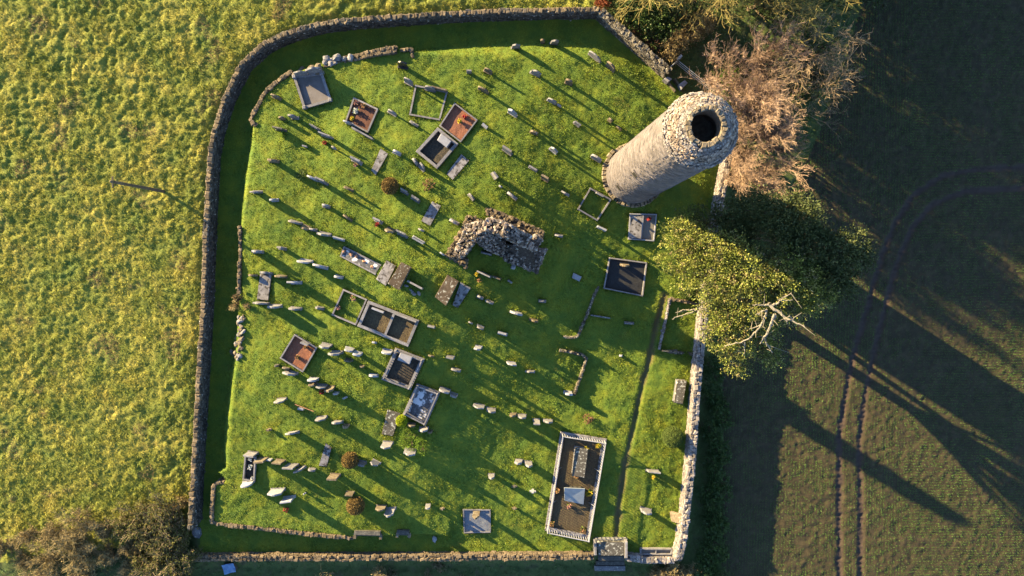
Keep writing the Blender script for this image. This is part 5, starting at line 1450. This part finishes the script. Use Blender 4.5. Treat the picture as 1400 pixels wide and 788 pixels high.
FL = [(*t2p(1, 560, 765), 'petal_red', 'red flowers before a pale headstone near the concrete-floored grave', .17),
      (*t2p(3, 770, 226), 'petal_pink', 'pink flowers before the headstone beside the pale flat slab', .15),
      (*t2p(2, 370, 590), 'petal_red', 'red flowers in the brick-red gravel plot', .15),
      (*t2p(2, 335, 618), 'petal_yellow', 'yellow flowers in the brick-red gravel plot', .13),
      (*t2p(1, 745, 600), 'petal_yellow', 'yellow flowers in the dark red gravel plot', .15),
      (*t2p(1, 768, 552), 'petal_white', 'white flowers in the dark red gravel plot', .2),
      (*t2p(1, 822, 515), 'petal_orange', 'orange flowers in the dark red gravel plot', .17),
      (*t2p(1, 775, 495), 'petal_pink', 'pink flowers in the dark red gravel plot', .15),
      (*t2p(5, 755, 432), 'petal_pink', 'large pink bunch in the kerbed grass plot', .24),
      (*t2p(5, 655, 500), 'petal_pink', 'small pink bunch in the kerbed grass plot', .14),
      (*t2p(6, 452, 272), 'petal_yellow', 'yellow flowers by the headstone facing the ruin', .15),
      (*t2p(6, 472, 312), 'petal_orange', 'orange flowers facing the ruin', .15),
      (*t2p(9, 547, 480), 'petal_red', 'bright red flowers on the square corner lawn', .2),
      (*t2p(7, 540, 376), 'petal_red', 'red flowers in the crowded headstone group', .18),
      (*t2p(3, 912, 628), 'petal_red', 'dull red flowers by the first of four headstones in line', .14),
      (*t2p(11, 530, 322), 'petal_yellow', 'yellow flowers on the strip by the pale wall', .13),
      (*t2p(11, 225, 396), 'petal_yellow', 'big yellow bunch inside the white railings', .3),
      (*t2p(11, 212, 186), 'petal_yellow', 'yellow flowers at the head of the railed tomb', .16),
      (*t2p(11, 270, 172), 'petal_yellow', 'yellow flowers in the corner of the railings', .22),
      (*t2p(11, 165, 312), 'petal_orange', 'orange wreath at the foot of the railed tomb', .26),
      (*t2p(11, 78, 385), 'petal_orange', 'orange pot beside the railing', .2),
      (*t2p(11, 132, 458), 'petal_pink', 'pink pot before the sloping slab', .2),
      (*t2p(11, 200, 568), 'petal_orange', 'orange flowers at the end railing', .24),
      (*t2p(11, 48, 540), 'petal_orange', 'orange flowers in the railing corner by the stile', .2),
      (*t2p(7, 430, 72), 'petal_orange', 'rust flowers by the headstone in the lone red plot', .14),
      (*t2p(7, 375, 140), 'petal_orange', 'rust pot in the middle of the lone red plot', .14),
      (*t2p(9, 305, 190), 'petal_white', 'white pot in the narrow grave plot', .16),
      (*t2p(9, 303, 140), 'petal_white', 'small white pot at the head of the narrow plot', .12),
      (*t2p(9, 320, 268), 'petal_white', 'white pot at the foot of the narrow plot', .12),
      (*t2p(13, 325, 635), 'petal_red', 'red flowers in the twin plot beside the tower', .14)]
for (px, py, m, lab, r) in FL: flowers(px, py, m, lab, r * .8)
flowers(*t2p(1, 278, 712), 'bright_leaf', 'green wreath propped under a dark headstone at the mound edge', .2)
flowers(*t2p(12, 580, 540), 'bright_leaf', 'bright green artificial flowers on the low cross wall', .22)
for (zx, zy) in ((690, 118), (740, 138), (775, 150), (825, 186), (880, 222)):
    px, py = t2p(5, zx, zy); boulder(px, py, .12, 'rusty lump lying in the long debris-strewn grave', 'terracotta', g='rusty debris')
for (zx, zy) in ((1110, 350), (1150, 390), (1165, 405), (1195, 402), (1140, 378)):
    px, py = t2p(5, zx, zy); boulder(px, py, .13, 'pale lump of debris beyond the dark chest tomb', 'stone_pale', g='pale debris')

# ------------------------------------------------------------------ trees and shrubs
def grow(base, d, L, r, levels, kids, spread, g, wob=.18, up=.06, shrink=.62, nseg=4, rmin=.009, start=.25):
    """recursive branching; returns (limb segments, twig segments)"""
    limbs, twigs = [], []
    stack = [(np.array(base, float), np.array(d, float) / np.linalg.norm(d), L, r, 0)]
    while stack:
        p, d, L, r, lv = stack.pop()
        pts = [p]; dd = d.copy(); rs = [r]
        for k in range(nseg):
            dd = dd + g.normal(0, wob, 3) + np.array([0, 0, up]); dd /= np.linalg.norm(dd)
            pts.append(pts[-1] + dd * L / nseg); rs.append(max(rmin * .6, r * (1 - .62 * (k + 1) / nseg)))
            seg = (*pts[-2], *pts[-1], rs[-2], rs[-1])
            (limbs if lv <= 1 else twigs).append(seg)
        if lv < levels:
            n = kids[lv] if lv < len(kids) else kids[-1]
            for c in range(n):
                f = start + (1 - start) * (c + g.random()) / n
                i = min(nseg - 1, int(f * nseg)); q = pts[i] + (pts[i + 1] - pts[i]) * (f * nseg - i)
                ax = g.normal(size=3); ax -= dd * np.dot(ax, dd); ax /= np.linalg.norm(ax)
                di = (pts[i + 1] - pts[i]); di /= np.linalg.norm(di)
                ang = spread * g.uniform(.6, 1.3)
                nd = di * math.cos(ang) + ax * math.sin(ang)
                stack.append((q, nd, L * shrink * g.uniform(.7, 1.2), max(rmin, rs[i] * .55), lv + 1))
    return limbs, twigs

def bare_tree(px, py, h, label, mat, r=.14, lean=(0, 0), levels=4, kids=(9, 7, 6, 5), spread=.75, seed=1, name='bare_tree', ivy=0, twig_r=.011, trunk_frac=.30, shrink=.60, group=None, up=.06, stems=1, leafm=None, nleaf=0, lsize=.1):
    g = np.random.default_rng(seed)
    b = G(px, py); o0 = np.array([b.x, b.y, b.z])
    root = thing(name, label, 'tree' if 'tree' in name else 'shrub', o0, 0, group)
    TR, TW = [], []
    for s in range(stems):
        off = g.normal(0, .25, 2) if stems > 1 else np.zeros(2)
        d = np.array([lean[0] + g.normal(0, .12 if stems > 1 else .04), lean[1] + g.normal(0, .12 if stems > 1 else .04), 1.0])
        l, t = grow((b.x + off[0], b.y + off[1], b.z - .2), d, h * .72 * g.uniform(.85, 1.1), r, levels, kids, spread, g, rmin=twig_r, up=up, start=trunk_frac, shrink=shrink)
        TR += l; TW += t
    V, F, t = tubes(TR, 5); part('trunk', V, F, 'bark' if mat != 'bleached' else 'bleached', root, o0)
    V, F, t = tubes(TW, 3); part('crown', V, F, mat, root, o0, tint=t)
    if ivy:
        S = np.array(TR); k = g.integers(0, len(S), ivy); f = g.random((ivy, 1))
        P = S[k, 0:3] * (1 - f) + S[k, 3:6] * f
        keep = P[:, 2] < b.z + h * .75; P = P[keep]
        P = np.repeat(P, 5, 0) + g.normal(0, .17, (len(P) * 5, 3))
        V, F, t = leaves(P, .15, None, g=g); part('ivy', V, F, 'ivy_leaf', root, o0, tint=t)
    if leafm:
        S = np.array(TW); k = g.integers(0, len(S), nleaf)
        V, F, t = leaves(S[k, 3:6] + g.normal(0, .06, (nleaf, 3)), lsize, None, g=g); part('foliage', V, F, leafm, root, o0, tint=t)
    return root

def copy_tree(root, px, py, rz, k, label=None):
    b = G(px, py); c = root.copy(); COL.objects.link(c); c.location = b; c.rotation_euler = (0, 0, rz); c.scale = (k, k, k)
    if label: c['label'] = label
    for ch in root.children:
        d = ch.copy(); COL.objects.link(d); d.parent = c
    return c

def lobed_crown(lobes, sprays, per, size, g, spread=.26, lowcut=-.35):
    """leaf sprays spread through and over ellipsoid lobes (centre, radii)"""
    P = []; O = []
    w = np.array([l[3] ** 2 for l in lobes]); w = w / w.sum()
    for (x, y, z, r, rz), k in zip(lobes, np.maximum(8, (w * sprays).astype(int))):
        d = g.normal(size=(k, 3)); d /= np.linalg.norm(d, axis=1, keepdims=True)
        d = d[d[:, 2] > lowcut]
        rad = g.uniform(.3, 1.22, (len(d), 1)) ** .65
        c = np.array([x, y, z]) + d * rad * np.array([r, r, rz])
        o = d * .7 + np.array([0, 0, .45]) + g.normal(0, .35, d.shape); o /= np.linalg.norm(o, axis=1, keepdims=True)
        q = g.uniform(0, 1, (len(c), per, 1)) * o[:, None] * spread * 1.5 + g.normal(0, spread * .33, (len(c), per, 3))
        P.append((c[:, None] + q).reshape(-1, 3)); O.append(np.repeat(o, per, 0))
    P = np.concatenate(P); O = np.concatenate(O)
    return leaves(P, size, O, .55, g=g)

def yew(label, base_px, lobes_px, mat, seed, sprays=2600, per=16, size=.15, group=None, branch_mat='bark', name='yew_tree', spread=.26):
    """crown lobes given as (photo x, photo y, height, radius in photo px)"""
    g = np.random.default_rng(seed)
    b = G(*base_px); o0 = np.array([b.x, b.y, b.z])
    root = thing(name, label, 'tree', o0, 0, group)
    lobes = []; segs = []
    top = b.z + .6
    segs.append((b.x, b.y, b.z - .2, b.x, b.y, b.z + 4.4, .42, .34))
    for (px, py, z, r) in lobes_px:
        z = 7.2 + (z - 2.0) * .55
        c = W(px, py, z); rr = r * .9 * (CAM_H - z) / FPX
        lobes.append((c.x, c.y, z, rr, rr * .72))
        a = np.array([b.x, b.y, b.z + 4.0]); e = np.array(c); pts = [a]
        for k in range(1, 6):
            f = k / 5; q = a * (1 - f) + e * f; q[2] += .35 * math.sin(math.pi * f) + g.normal(0, .1); q[:2] += g.normal(0, .15, 2); pts.append(q)
        for k in range(5): segs.append((*pts[k], *pts[k + 1], .16 * (1 - .16 * k), .16 * (1 - .16 * (k + 1))))
        for k in range(34):
            dd = g.normal(size=3); dd[2] = abs(dd[2]) * .8; dd /= np.linalg.norm(dd)
            q = np.array(c) * .85 + a * .15
            m = q + dd * rr * .6 + g.normal(0, .1, 3); e2 = m + dd * rr * .65 + g.normal(0, .16, 3)
            segs.append((*q, *m, .035, .022)); segs.append((*m, *e2, .022, .008))
    V, F, t = tubes(segs, 5); part('trunk', V, F, branch_mat, root, o0)
    V, F, t = lobed_crown(lobes, sprays, per, size, g, spread); part('crown', V, F, mat, root, o0, tint=t)
    return root
yg = 'evergreen trees leaning over the wall'
yew('large sunlit yew spreading over the pale wall beside the dark field', (985, 392),
    [(932, 325, 3.4, 24), (922, 350, 3.0, 20), (955, 340, 4.2, 27), (990, 348, 5.0, 28), (1020, 372, 5.8, 30), (948, 375, 3.2, 24), (985, 388, 4.8, 30),
     (1022, 405, 5.4, 28), (1060, 388, 6.2, 28), (1092, 385, 5.8, 25), (1110, 402, 5.0, 24), (1080, 415, 5.0, 24), (1045, 436, 3.8, 22), (1000, 428, 3.8, 26),
     (972, 418, 3.0, 18), (982, 458, 2.8, 20), (1008, 462, 2.8, 24), (1002, 490, 2.2, 15), (1012, 503, 1.9, 9), (1050, 482, 2.0, 13), (1038, 458, 2.6, 17), (1130, 403, 4.6, 13), (1052, 492, 1.8, 8),
     (1070, 360, 6.0, 22), (1105, 365, 5.6, 16)],
    'yew_leaf', 5, 3500, 24, .125, yg, 'twig_tan', spread=.36)
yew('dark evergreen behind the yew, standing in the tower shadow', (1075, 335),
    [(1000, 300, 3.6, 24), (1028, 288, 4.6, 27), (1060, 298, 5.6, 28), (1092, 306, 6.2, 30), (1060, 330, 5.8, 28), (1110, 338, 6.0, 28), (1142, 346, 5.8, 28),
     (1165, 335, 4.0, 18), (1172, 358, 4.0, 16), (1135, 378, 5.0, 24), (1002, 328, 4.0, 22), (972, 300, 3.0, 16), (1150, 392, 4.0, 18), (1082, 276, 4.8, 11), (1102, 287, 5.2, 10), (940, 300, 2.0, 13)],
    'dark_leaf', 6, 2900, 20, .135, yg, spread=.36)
def snag():
    g = np.random.default_rng(11)
    S = lambda zx, zy, z: np.array(W(890 + zx * .3045, 280 + zy * .3045, z * .75 + 5.5))
    b = G(1040, 398); o0 = np.array([b.x, b.y, b.z])
    root = thing('dead_tree', 'bleached dead tree top sticking out of the yew', 'tree', o0)
    def limb(pts, r0, r1, out, n=8):
        P = np.array(pts); m = len(P); s = np.linspace(0, m - 1, (m - 1) * n + 1)
        Q = np.stack([np.interp(s, np.arange(m), P[:, k]) for k in range(3)], 1)
        for _ in range(3): Q[1:-1] = (Q[:-2] + Q[2:] + 2 * Q[1:-1]) / 4
        Q[1:-1] += g.normal(0, .025, Q[1:-1].shape)
        rr = np.linspace(r0, r1, len(Q))
        for k in range(len(Q) - 1): out.append((*Q[k], *Q[k + 1], rr[k], rr[k + 1]))
        return Q
    tr = []
    limb([(b.x, b.y, b.z), S(535, 450, 6.6)], .2, .11, tr)
    V, F, t = tubes(tr, 8); part('trunk', V, F, 'bleached', root, o0)
    br = []
    spec = [([S(535, 450, 6.6), S(600, 505, 6.9), S(690, 548, 7.4)], .10, .03), ([S(520, 470, 6.4), S(495, 545, 6.0), S(430, 610, 5.2), S(330, 635, 4.4)], .065, .025),
            ([S(555, 490, 6.5), S(530, 560, 6.0), S(490, 625, 5.3)], .09, .03), ([S(560, 495, 6.4), S(520, 575, 5.8), S(510, 610, 5.2), S(545, 665, 4.4)], .08, .03),
            ([S(530, 450, 6.5), S(455, 450, 6.3)], .07, .02), ([S(545, 455, 6.6), S(590, 425, 6.8), S(630, 395, 7.0)], .07, .02), ([S(580, 430, 6.8), S(635, 430, 7.0)], .05, .015),
            ([S(600, 505, 6.9), S(615, 535, 6.7)], .05, .02), ([S(420, 615, 5.1), S(420, 680, 4.2)], .04, .015), ([S(520, 470, 6.4), S(470, 495, 6.2)], .05, .02),
            ([S(640, 525, 7.1), S(620, 495, 7.3)], .05, .02), ([S(500, 540, 6.0), S(440, 560, 5.7)], .04, .015)]
    for pts, r0, r1 in spec:
        Q = limb(pts, r0, r1, br)
        for k in range(3, len(Q) - 1, 4):
            e = Q[k] + g.normal(0, .35, 3); br.append((*Q[k], *e, .022, .008))
    V, F, t = tubes(br, 6); part('branches', V, F, 'bleached', root, o0)
    root2 = thing('dead_branch', 'bare pale branch reaching over the wall into the yard', 'branch', np.array(S(230, 470, 2.6)))
    br = []
    for pts, r0, r1 in [([S(330, 480, 3.4), S(225, 470, 2.6), S(150, 490, 2.2), S(95, 515, 1.9)], .06, .02), ([S(200, 472, 2.5), S(150, 470, 2.3), S(110, 485, 2.0)], .04, .015),
                        ([S(400, 520, 3.8), S(300, 555, 3.0), S(235, 580, 2.5), S(215, 605, 2.2)], .06, .02), ([S(300, 555, 3.0), S(260, 560, 2.7), S(240, 600, 2.3)], .04, .015), ([S(360, 480, 3.6), S(320, 500, 3.2), S(300, 540, 3.0)], .05, .02)]:
        Q = limb(pts, r0, r1, br)
        for k in range(3, len(Q) - 1, 3): br.append((*Q[k], *(Q[k] + g.normal(0, .25, 3)), .016, .006))
    V, F, t = tubes(br, 5); part('twigs', V, F, 'bleached', root2, np.array(S(230, 470, 2.6)))
snag()

# leafless golden-brown trees on the lane side of the wall, tallest in the middle
btg = 'leafless trees along the lane'
BT = [(1028, 112, 5.8, 'golden', 31), (1042, 160, 6.4, 'golden', 32), (1034, 205, 5.6, 'golden', 33), (1026, 243, 4.2, 'golden', 34), (1062, 125, 6.0, 'golden', 35), (1066, 185, 5.8, 'golden', 36), (1050, 90, 5.4, 'golden', 37), (1022, 225, 4.4, 'golden', 40)]
gold = []
for i, (px, py, h, c, sd) in enumerate(BT):
    qx, qy = px - (px - 700) * .085, 352 + (py - 352) * .915
    if i < 2:
        gold.append((h, bare_tree(qx, qy, h * 1.05, 'dense golden-brown leafless tree on the lane beside the tower', 'twig_gold', .10, (0, 0), 4, (11, 8, 6, 4), .55, sd, ivy=40, twig_r=.0095, trunk_frac=.12, shrink=.52, group=btg, stems=2, up=.16)))
    else:
        h0, src = gold[i % 2]; copy_tree(src, qx, qy, 1.3 * i, h / h0)
for (px, py, h, sd) in ((1120, 70, 7.0, 41), (1095, 95, 6.5, 42), (1135, 45, 7.5, 43)):
    bare_tree(px - (px - 700) * .09, 352 + (py - 352) * .91, h, 'dull brown leafless tree past the golden ones, hung with ivy', 'twig_brown', .15, (0, 0), 4, (8, 6, 5, 4), .8, sd, ivy=700, twig_r=.011, trunk_frac=.2, shrink=.58, group=btg)
for (px, py, h, lean, sd) in ((965, -38, 8.0, (.0, -.15), 51), (1012, -30, 8.5, (.0, -.2), 52), (1060, -28, 7.0, (.0, -.2), 53), (925, -25, 6.0, (-.1, -.1), 54)):
    bare_tree(px - (px - 700) * .10, 352 + (py - 352) * .90, h, 'lichen-yellow branching tree at the head of the lane', 'twig_lichen', .22, lean, 4, (9, 7, 5, 4), .85, sd, ivy=500, twig_r=.016, trunk_frac=.3, shrink=.62, group=btg, leafm='scrub_leaf', nleaf=1200, lsize=.12)
# ivy bank and coloured bushes behind the sunlit gate wall
def bush(label, px_lobes, mat, seed, sprays=900, per=14, size=.12, name='shrub', group=None, spread=.2, stem='bark'):
    g = np.random.default_rng(seed)
    lobes = []; 
    c0 = G(px_lobes[0][0], px_lobes[0][1], px_lobes[0][2] * .5); o0 = np.array([c0.x, c0.y, c0.z])
    root = thing(name, label, 'shrub', o0, 0, group)
    segs = []
    for (px, py, h, r) in px_lobes:
        q = G(px, py, h * .5); rr = r * (CAM_H - q.z - h) / FPX
        lobes.append((q.x, q.y, q.z + h * .5, rr, h * .5))
        for k in range(9):
            a = g.uniform(0, 6.28); e = np.array([q.x + rr * .7 * math.cos(a), q.y + rr * .7 * math.sin(a), q.z + h * g.uniform(.6, .95)])
            segs.append((q.x, q.y, q.z - .1, *e, .025, .01))
    V, F, t = tubes(segs, 4); part('stems', V, F, stem, root, o0)
    V, F, t = lobed_crown(lobes, sprays, per, size, g, spread, -.6); part('foliage', V, F, mat, root, o0, tint=t)
    return root
bg2 = 'bushes behind the gate wall'
bush('dark ivy bank filling the ground behind the gate wall', [(858, 10, 1.6, 26), (880, 25, 1.6, 26), (905, 30, 1.8, 26), (850, -15, 1.8, 28), (890, -10, 2.0, 30), (895, 50, 1.2, 20), (925, 20, 1.8, 26)], 'ivy_leaf', 61, 1700, 14, .12, 'ivy_bank', bg2)
bush('red-leaved bush at the wall corner', [(825, 5, 1.7, 6), (827, -4, 1.8, 7)], 'red_leaf', 62, 340, 14, .10, 'red_bush', bg2)
bush('rusty bramble along the gate wall', [(875, 48, 1.1, 13), (892, 62, 1.1, 12), (940, 35, 1.3, 18), (862, 38, 1.0, 11)], 'rust_leaf', 63, 420, 10, .10, 'bramble', bg2)
bush('tan dead hedge reaching towards the metal gate', [(912, 70, 1.5, 10), (925, 58, 1.7, 12), (942, 46, 1.9, 13), (960, 34, 2.0, 14), (918, 82, 1.2, 7)], 'dry_leaf', 64, 800, 12, .11, 'dead_hedge', bg2)
bush('fresh green bush at the foot of the golden trees', [(990, 108, 1.2, 16), (998, 125, 1.2, 14), (985, 130, 1.0, 12)], 'bright_leaf', 65, 420, 14, .11, 'green_bush', bg2)
# hedge and scrub at the meadow corner
hg = 'scrub at the meadow corner'
hed = [(20, 745), (55, 735), (95, 730), (130, 735), (15, 778), (55, 772), (95, 768), (135, 770), (165, 760), (110, 795), (40, 800), (-15, 760), (160, 790), (80, 750)]
hs = []
for i, (px, py) in enumerate(hed):
    if i > 3: copy_tree(hs[i % 4], px * .965 + 24, 352 + (py - 352) * .965, 1.1 * i, .85 + .1 * (i % 4)); continue
    hs.append(bare_tree(px * .965 + 24, 352 + (py - 352) * .965, 1.4 + .4 * (i % 3), 'dry tan thorn bush in the dead hedge', 'twig_tan', .05, (0, 0), 3, (9, 8, 5), .9, 200 + i, name='thorn_shrub', twig_r=.012, trunk_frac=.1, shrink=.62, group=hg, stems=3, leafm='dry_leaf', nleaf=900, lsize=.10))
for i, (px, py) in enumerate([(160, 730), (185, 722), (205, 708), (190, 750), (175, 775), (205, 785), (215, 735), (240, 745), (250, 770), (230, 790), (225, 760)]):
    if i == 0: hs = []
    if i > 3: copy_tree(hs[i % 4], px * .965 + 24, 352 + (py - 352) * .965, 1.1 * i, .85 + .1 * (i % 4)); continue
    hs.append(bare_tree(px * .965 + 24, 352 + (py - 352) * .965, 1.5 + .4 * (i % 3), 'olive-leaved thorn bush by the wall corner', 'twig_brown', .06, (0, 0), 3, (8, 7, 4), .9, 230 + i, name='thorn_shrub', twig_r=.012, trunk_frac=.1, shrink=.62, group=hg, stems=3, leafm='scrub_leaf', nleaf=2600, lsize=.14))
for i, (px, py, h) in enumerate([(240, 698, 1.0), (250, 705, 1.1), (247, 690, .9)]):
    bare_tree(px, py, h, 'pale brown bramble against the end of the curving wall', 'twig_tan', .03, (0, 0), 3, (9, 7, 4), .9, 260 + i, name='bramble', twig_r=.010, trunk_frac=.05, group=hg, stems=3, leafm='dry_leaf', nleaf=700, lsize=.12)
# dead shrubs
sg = 'dead shrubs'
bare_tree(329, 411, .7, 'rust-brown dead shrub at the mound edge', 'twig_tan', .03, (-.3, 0), 3, (9, 8, 5), .9, 71, name='dead_shrub', twig_r=.011, trunk_frac=.05, group=sg, stems=4, leafm='rust_leaf', nleaf=400, lsize=.08)
for i, (px, py, h) in enumerate([(441, 785, 2.0), (455, 787, 2.0)]):
    bare_tree(px * .99 + 6, py, h, 'thin pale sapling outside the low wall', 'twig_tan', .05, (0, .2), 2, (6, 4), .6, 75 + i, name='bare_sapling', twig_r=.016, group=sg)
bare_tree(524, 783, 1.3, 'brown seed-head shrub outside the low wall', 'twig_tan', .04, (0, 0), 3, (6, 6, 4), .7, 78, name='dead_shrub', group=sg, leafm='dry_leaf', nleaf=300)
for i, (px, py) in enumerate([(898, 786), (915, 782), (930, 784), (945, 790), (922, 796), (905, 798)]):
    if i > 1: copy_tree(hs[i % 2], px * .985 + 11, py - 4, 1.3 * i, .9 + .1 * (i % 3)); continue
    if i == 0: hs = []
    hs.append(bare_tree(px * .985 + 11, py - 4, 1.2, 'brown dead bramble at the wall end past the stile', 'twig_tan', .035, (0, 0), 3, (9, 8, 5), .9, 80 + i, name='bramble', twig_r=.012, trunk_frac=.05, group=sg, stems=3, leafm='dry_leaf', nleaf=260, lsize=.1))
for i, (px, py) in enumerate([(575, 790), (600, 783), (545, 790), (640, 787)]):
    if i: copy_tree(hs[0], px, py, 1.3 * i, .9 + .1 * (i % 3)); continue
    hs = [None]
    hs[0] = bare_tree(px, py, .9, 'dull weedy shrub under the low wall', 'twig_brown', .03, (0, 0), 3, (8, 6, 4), .9, 90 + i, name='weedy_shrub', trunk_frac=.05, group=sg, stems=2, leafm='ivy_leaf', nleaf=400, lsize=.1)

# clipped round bushes
def topiary(px, py, r_px, h, mat, label, seed):
    g = np.random.default_rng(seed)
    q = G(px, py, h * .6); r = r_px * .0505; o0 = np.array([q.x, q.y, q.z])
    root = thing('clipped_bush', label, 'shrub', o0, 0, 'clipped round bushes')
    V, F, t = tubes([(q.x, q.y, q.z - .1, q.x, q.y, q.z + h * .6, .05, .04)], 6); part('stem', V, F, 'bark', root, o0)
    n = 5200; d = g.normal(size=(n, 3)); d /= np.linalg.norm(d, axis=1, keepdims=True)
    s = g.uniform(.90, 1.0, (n, 1))
    P = d * s; P[:, 2] = np.sign(P[:, 2]) * np.abs(P[:, 2]) ** .75
    P = np.array([q.x, q.y, q.z + h * .5]) + P * np.array([r, r, h * .5])
    V, F, t = leaves(P, .07, d, .35, g=g); part('foliage', V, F, mat, root, o0, tint=t)
    bm = bmesh.new(); bmesh.ops.create_icosphere(bm, subdivisions=3, radius=1)
    for v in bm.verts: v.co = Vector((v.co.x * r * .93, v.co.y * r * .93, h * .5 + v.co.z * h * .46))
    me = bpy.data.meshes.new('inner_mass'); bm.to_mesh(me); bm.free(); me.materials.append(MATS[mat]); link('inner_mass', me, root)
topiary(*t2p(3, 998, 365), 11, 1.2, 'topiary_rust', 'rust-coloured clipped round bush near a pale flat slab', 101)
topiary(*t2p(9, 975, 148), 11, 1.1, 'topiary_rust', 'brown clipped round bush with a headstone tucked beside it', 102)
topiary(*t2p(9, 1012, 455), 12.3, 1.1, 'topiary_rust', 'larger brown clipped round bush near the vault edge', 103)
topiary(*t2p(11, 623, 132), 14.5, 1.6, 'topiary_green', 'green clipped round bush beside the pale wall', 104)
topiary(*t2p(12, 592, 255), 12, 1.0, 'topiary_green', 'clipped green bush half hidden beside the yew', 105)
topiary(*t2p(7, 1078, 570), 7.5, .7, 'lime_leaf', 'small lime-green bush at the slate balustraded plot', 106)
bush('mixed green mound of a shrub beside the slate balustraded plot', [(562, 600, .35, 16), (575, 612, .3, 12)], 'bright_leaf', 111, 260, 12, .07, 'low_shrub', 'low shrubs')
for (px, py, r, lab) in ((*t2p(3, 400, 292), 5, 'dark small shrub beside the joined pair of headstones'), (*t2p(3, 1262, 355), 6, 'small rust shrub past the clipped rust-coloured bush'),
                         (*t2p(8, 1203, 555), 4.5, 'small rust plant on sunlit lawn near the railings')):
    bush(lab, [(px, py, .4, r)], 'rust_leaf' if 'rust' in lab else 'ivy_leaf', int(px), 60, 10, .08, 'small_shrub', 'low shrubs', .1)
# weeds on the shaded strip outside the pale wall
for i, (px, py) in enumerate([(972, 500), (975, 540), (970, 585), (974, 630), (968, 675), (972, 715), (965, 755), (984, 560), (982, 610), (983, 660), (980, 705), (978, 745), (965, 780), (982, 785)]):
    bush('dark rank weed clump on the strip outside the pale wall', [(px, py, .7, 11), (px + 5, py + 14, .6, 10)], 'ivy_leaf', 300 + i, 130, 12, .14, 'weed_clump', 'weed clumps outside the pale wall', .16)

# evergreens up the lane that shade the far field
lane = []
for i, (px, py, k) in enumerate([(1010, -70, .85), (1060, -125, .93), (1120, -95, .85), (1165, -150, .93), (1120, -210, 1.0), (1205, -230, 1.0), (1150, -20, .68)]):
    if i: copy_tree(lane[0], px, py, 1.7 * i, k / .85); continue
    b = G(px, py); g = np.random.default_rng(500); o0 = np.array([b.x, b.y, b.z]); h, r = 10.2, 2.9
    root = thing('dense_tree', 'dense dark evergreen further up the lane', 'tree', o0, 0, 'evergreens up the lane'); lane.append(root)
    V, F, t = tubes([(b.x, b.y, b.z - .2, b.x, b.y, b.z + h * .8, .3, .08)], 7); part('trunk', V, F, 'bark', root, o0)
    lob = [(b.x + g.normal(0, r * .35), b.y + g.normal(0, r * .35), b.z + h * f, r * (1.05 - f * .6), h * .14) for f in (.25, .4, .5, .62, .72, .84, .92)]
    V, F, t = lobed_crown(lob, 900, 12, .3, g, .4, -1); part('crown', V, F, 'dark_leaf', root, o0, tint=t)
def tufts():
    P = []
    for o in bpy.data.objects:
        if o.name.startswith('headstone'):
            n = 70; a = rng.uniform(0, 6.28, n); c, q = math.cos(o.rotation_euler.z), math.sin(o.rotation_euler.z)
            u = rng.uniform(-.5, .5, n); v = rng.choice([-1, 1], n) * (.12 + abs(rng.normal(0, .08, n)))
            P.append(np.c_[o.location.x + u * c - v * q, o.location.y + u * q + v * c])
    for k, (Q, co) in LEVEL.items():
        for i in range(4):
            A, B = Q[i], Q[(i + 1) % 4]; L = np.linalg.norm(B - A); n = int(L * 60); d = (B - A) / L; m = np.array([-d[1], d[0]])
            m = m if np.dot(m, Q.mean(0) - A) < 0 else -m
            P.append(A + d * rng.uniform(0, L, (n, 1)) + m * (.03 + abs(rng.normal(0, .06, (n, 1)))))
    P = np.concatenate(P); n = len(P)
    z = sample(ZZ, P[:, 0], P[:, 1]) - .01; L = rng.uniform(.08, .22, n); a = rng.uniform(0, 6.28, n); le = rng.uniform(.1, .9, n); w = rng.uniform(.012, .022, n)
    B = np.c_[P, z]; s = np.c_[-np.sin(a) * w, np.cos(a) * w, 0 * w]; t = np.c_[np.cos(a) * np.sin(le) * L, np.sin(a) * np.sin(le) * L, np.cos(le) * L]
    V = np.stack([B - s, B + s, B + t], 1).reshape(-1, 3)
    o = link('grass_tufts', np_mesh('grass_tufts', V, np.arange(3 * n).reshape(-1, 3), 'lawn_blade', np.repeat(rng.random(n), 3)))
    tag(o, 'longer uncut grass round the stones and kerbs', 'grass', None, 'stuff')
tufts()
print('objects', len(bpy.data.objects), 'tris', sum(len(m.loops) - 2 * len(m.polygons) for m in bpy.data.meshes))
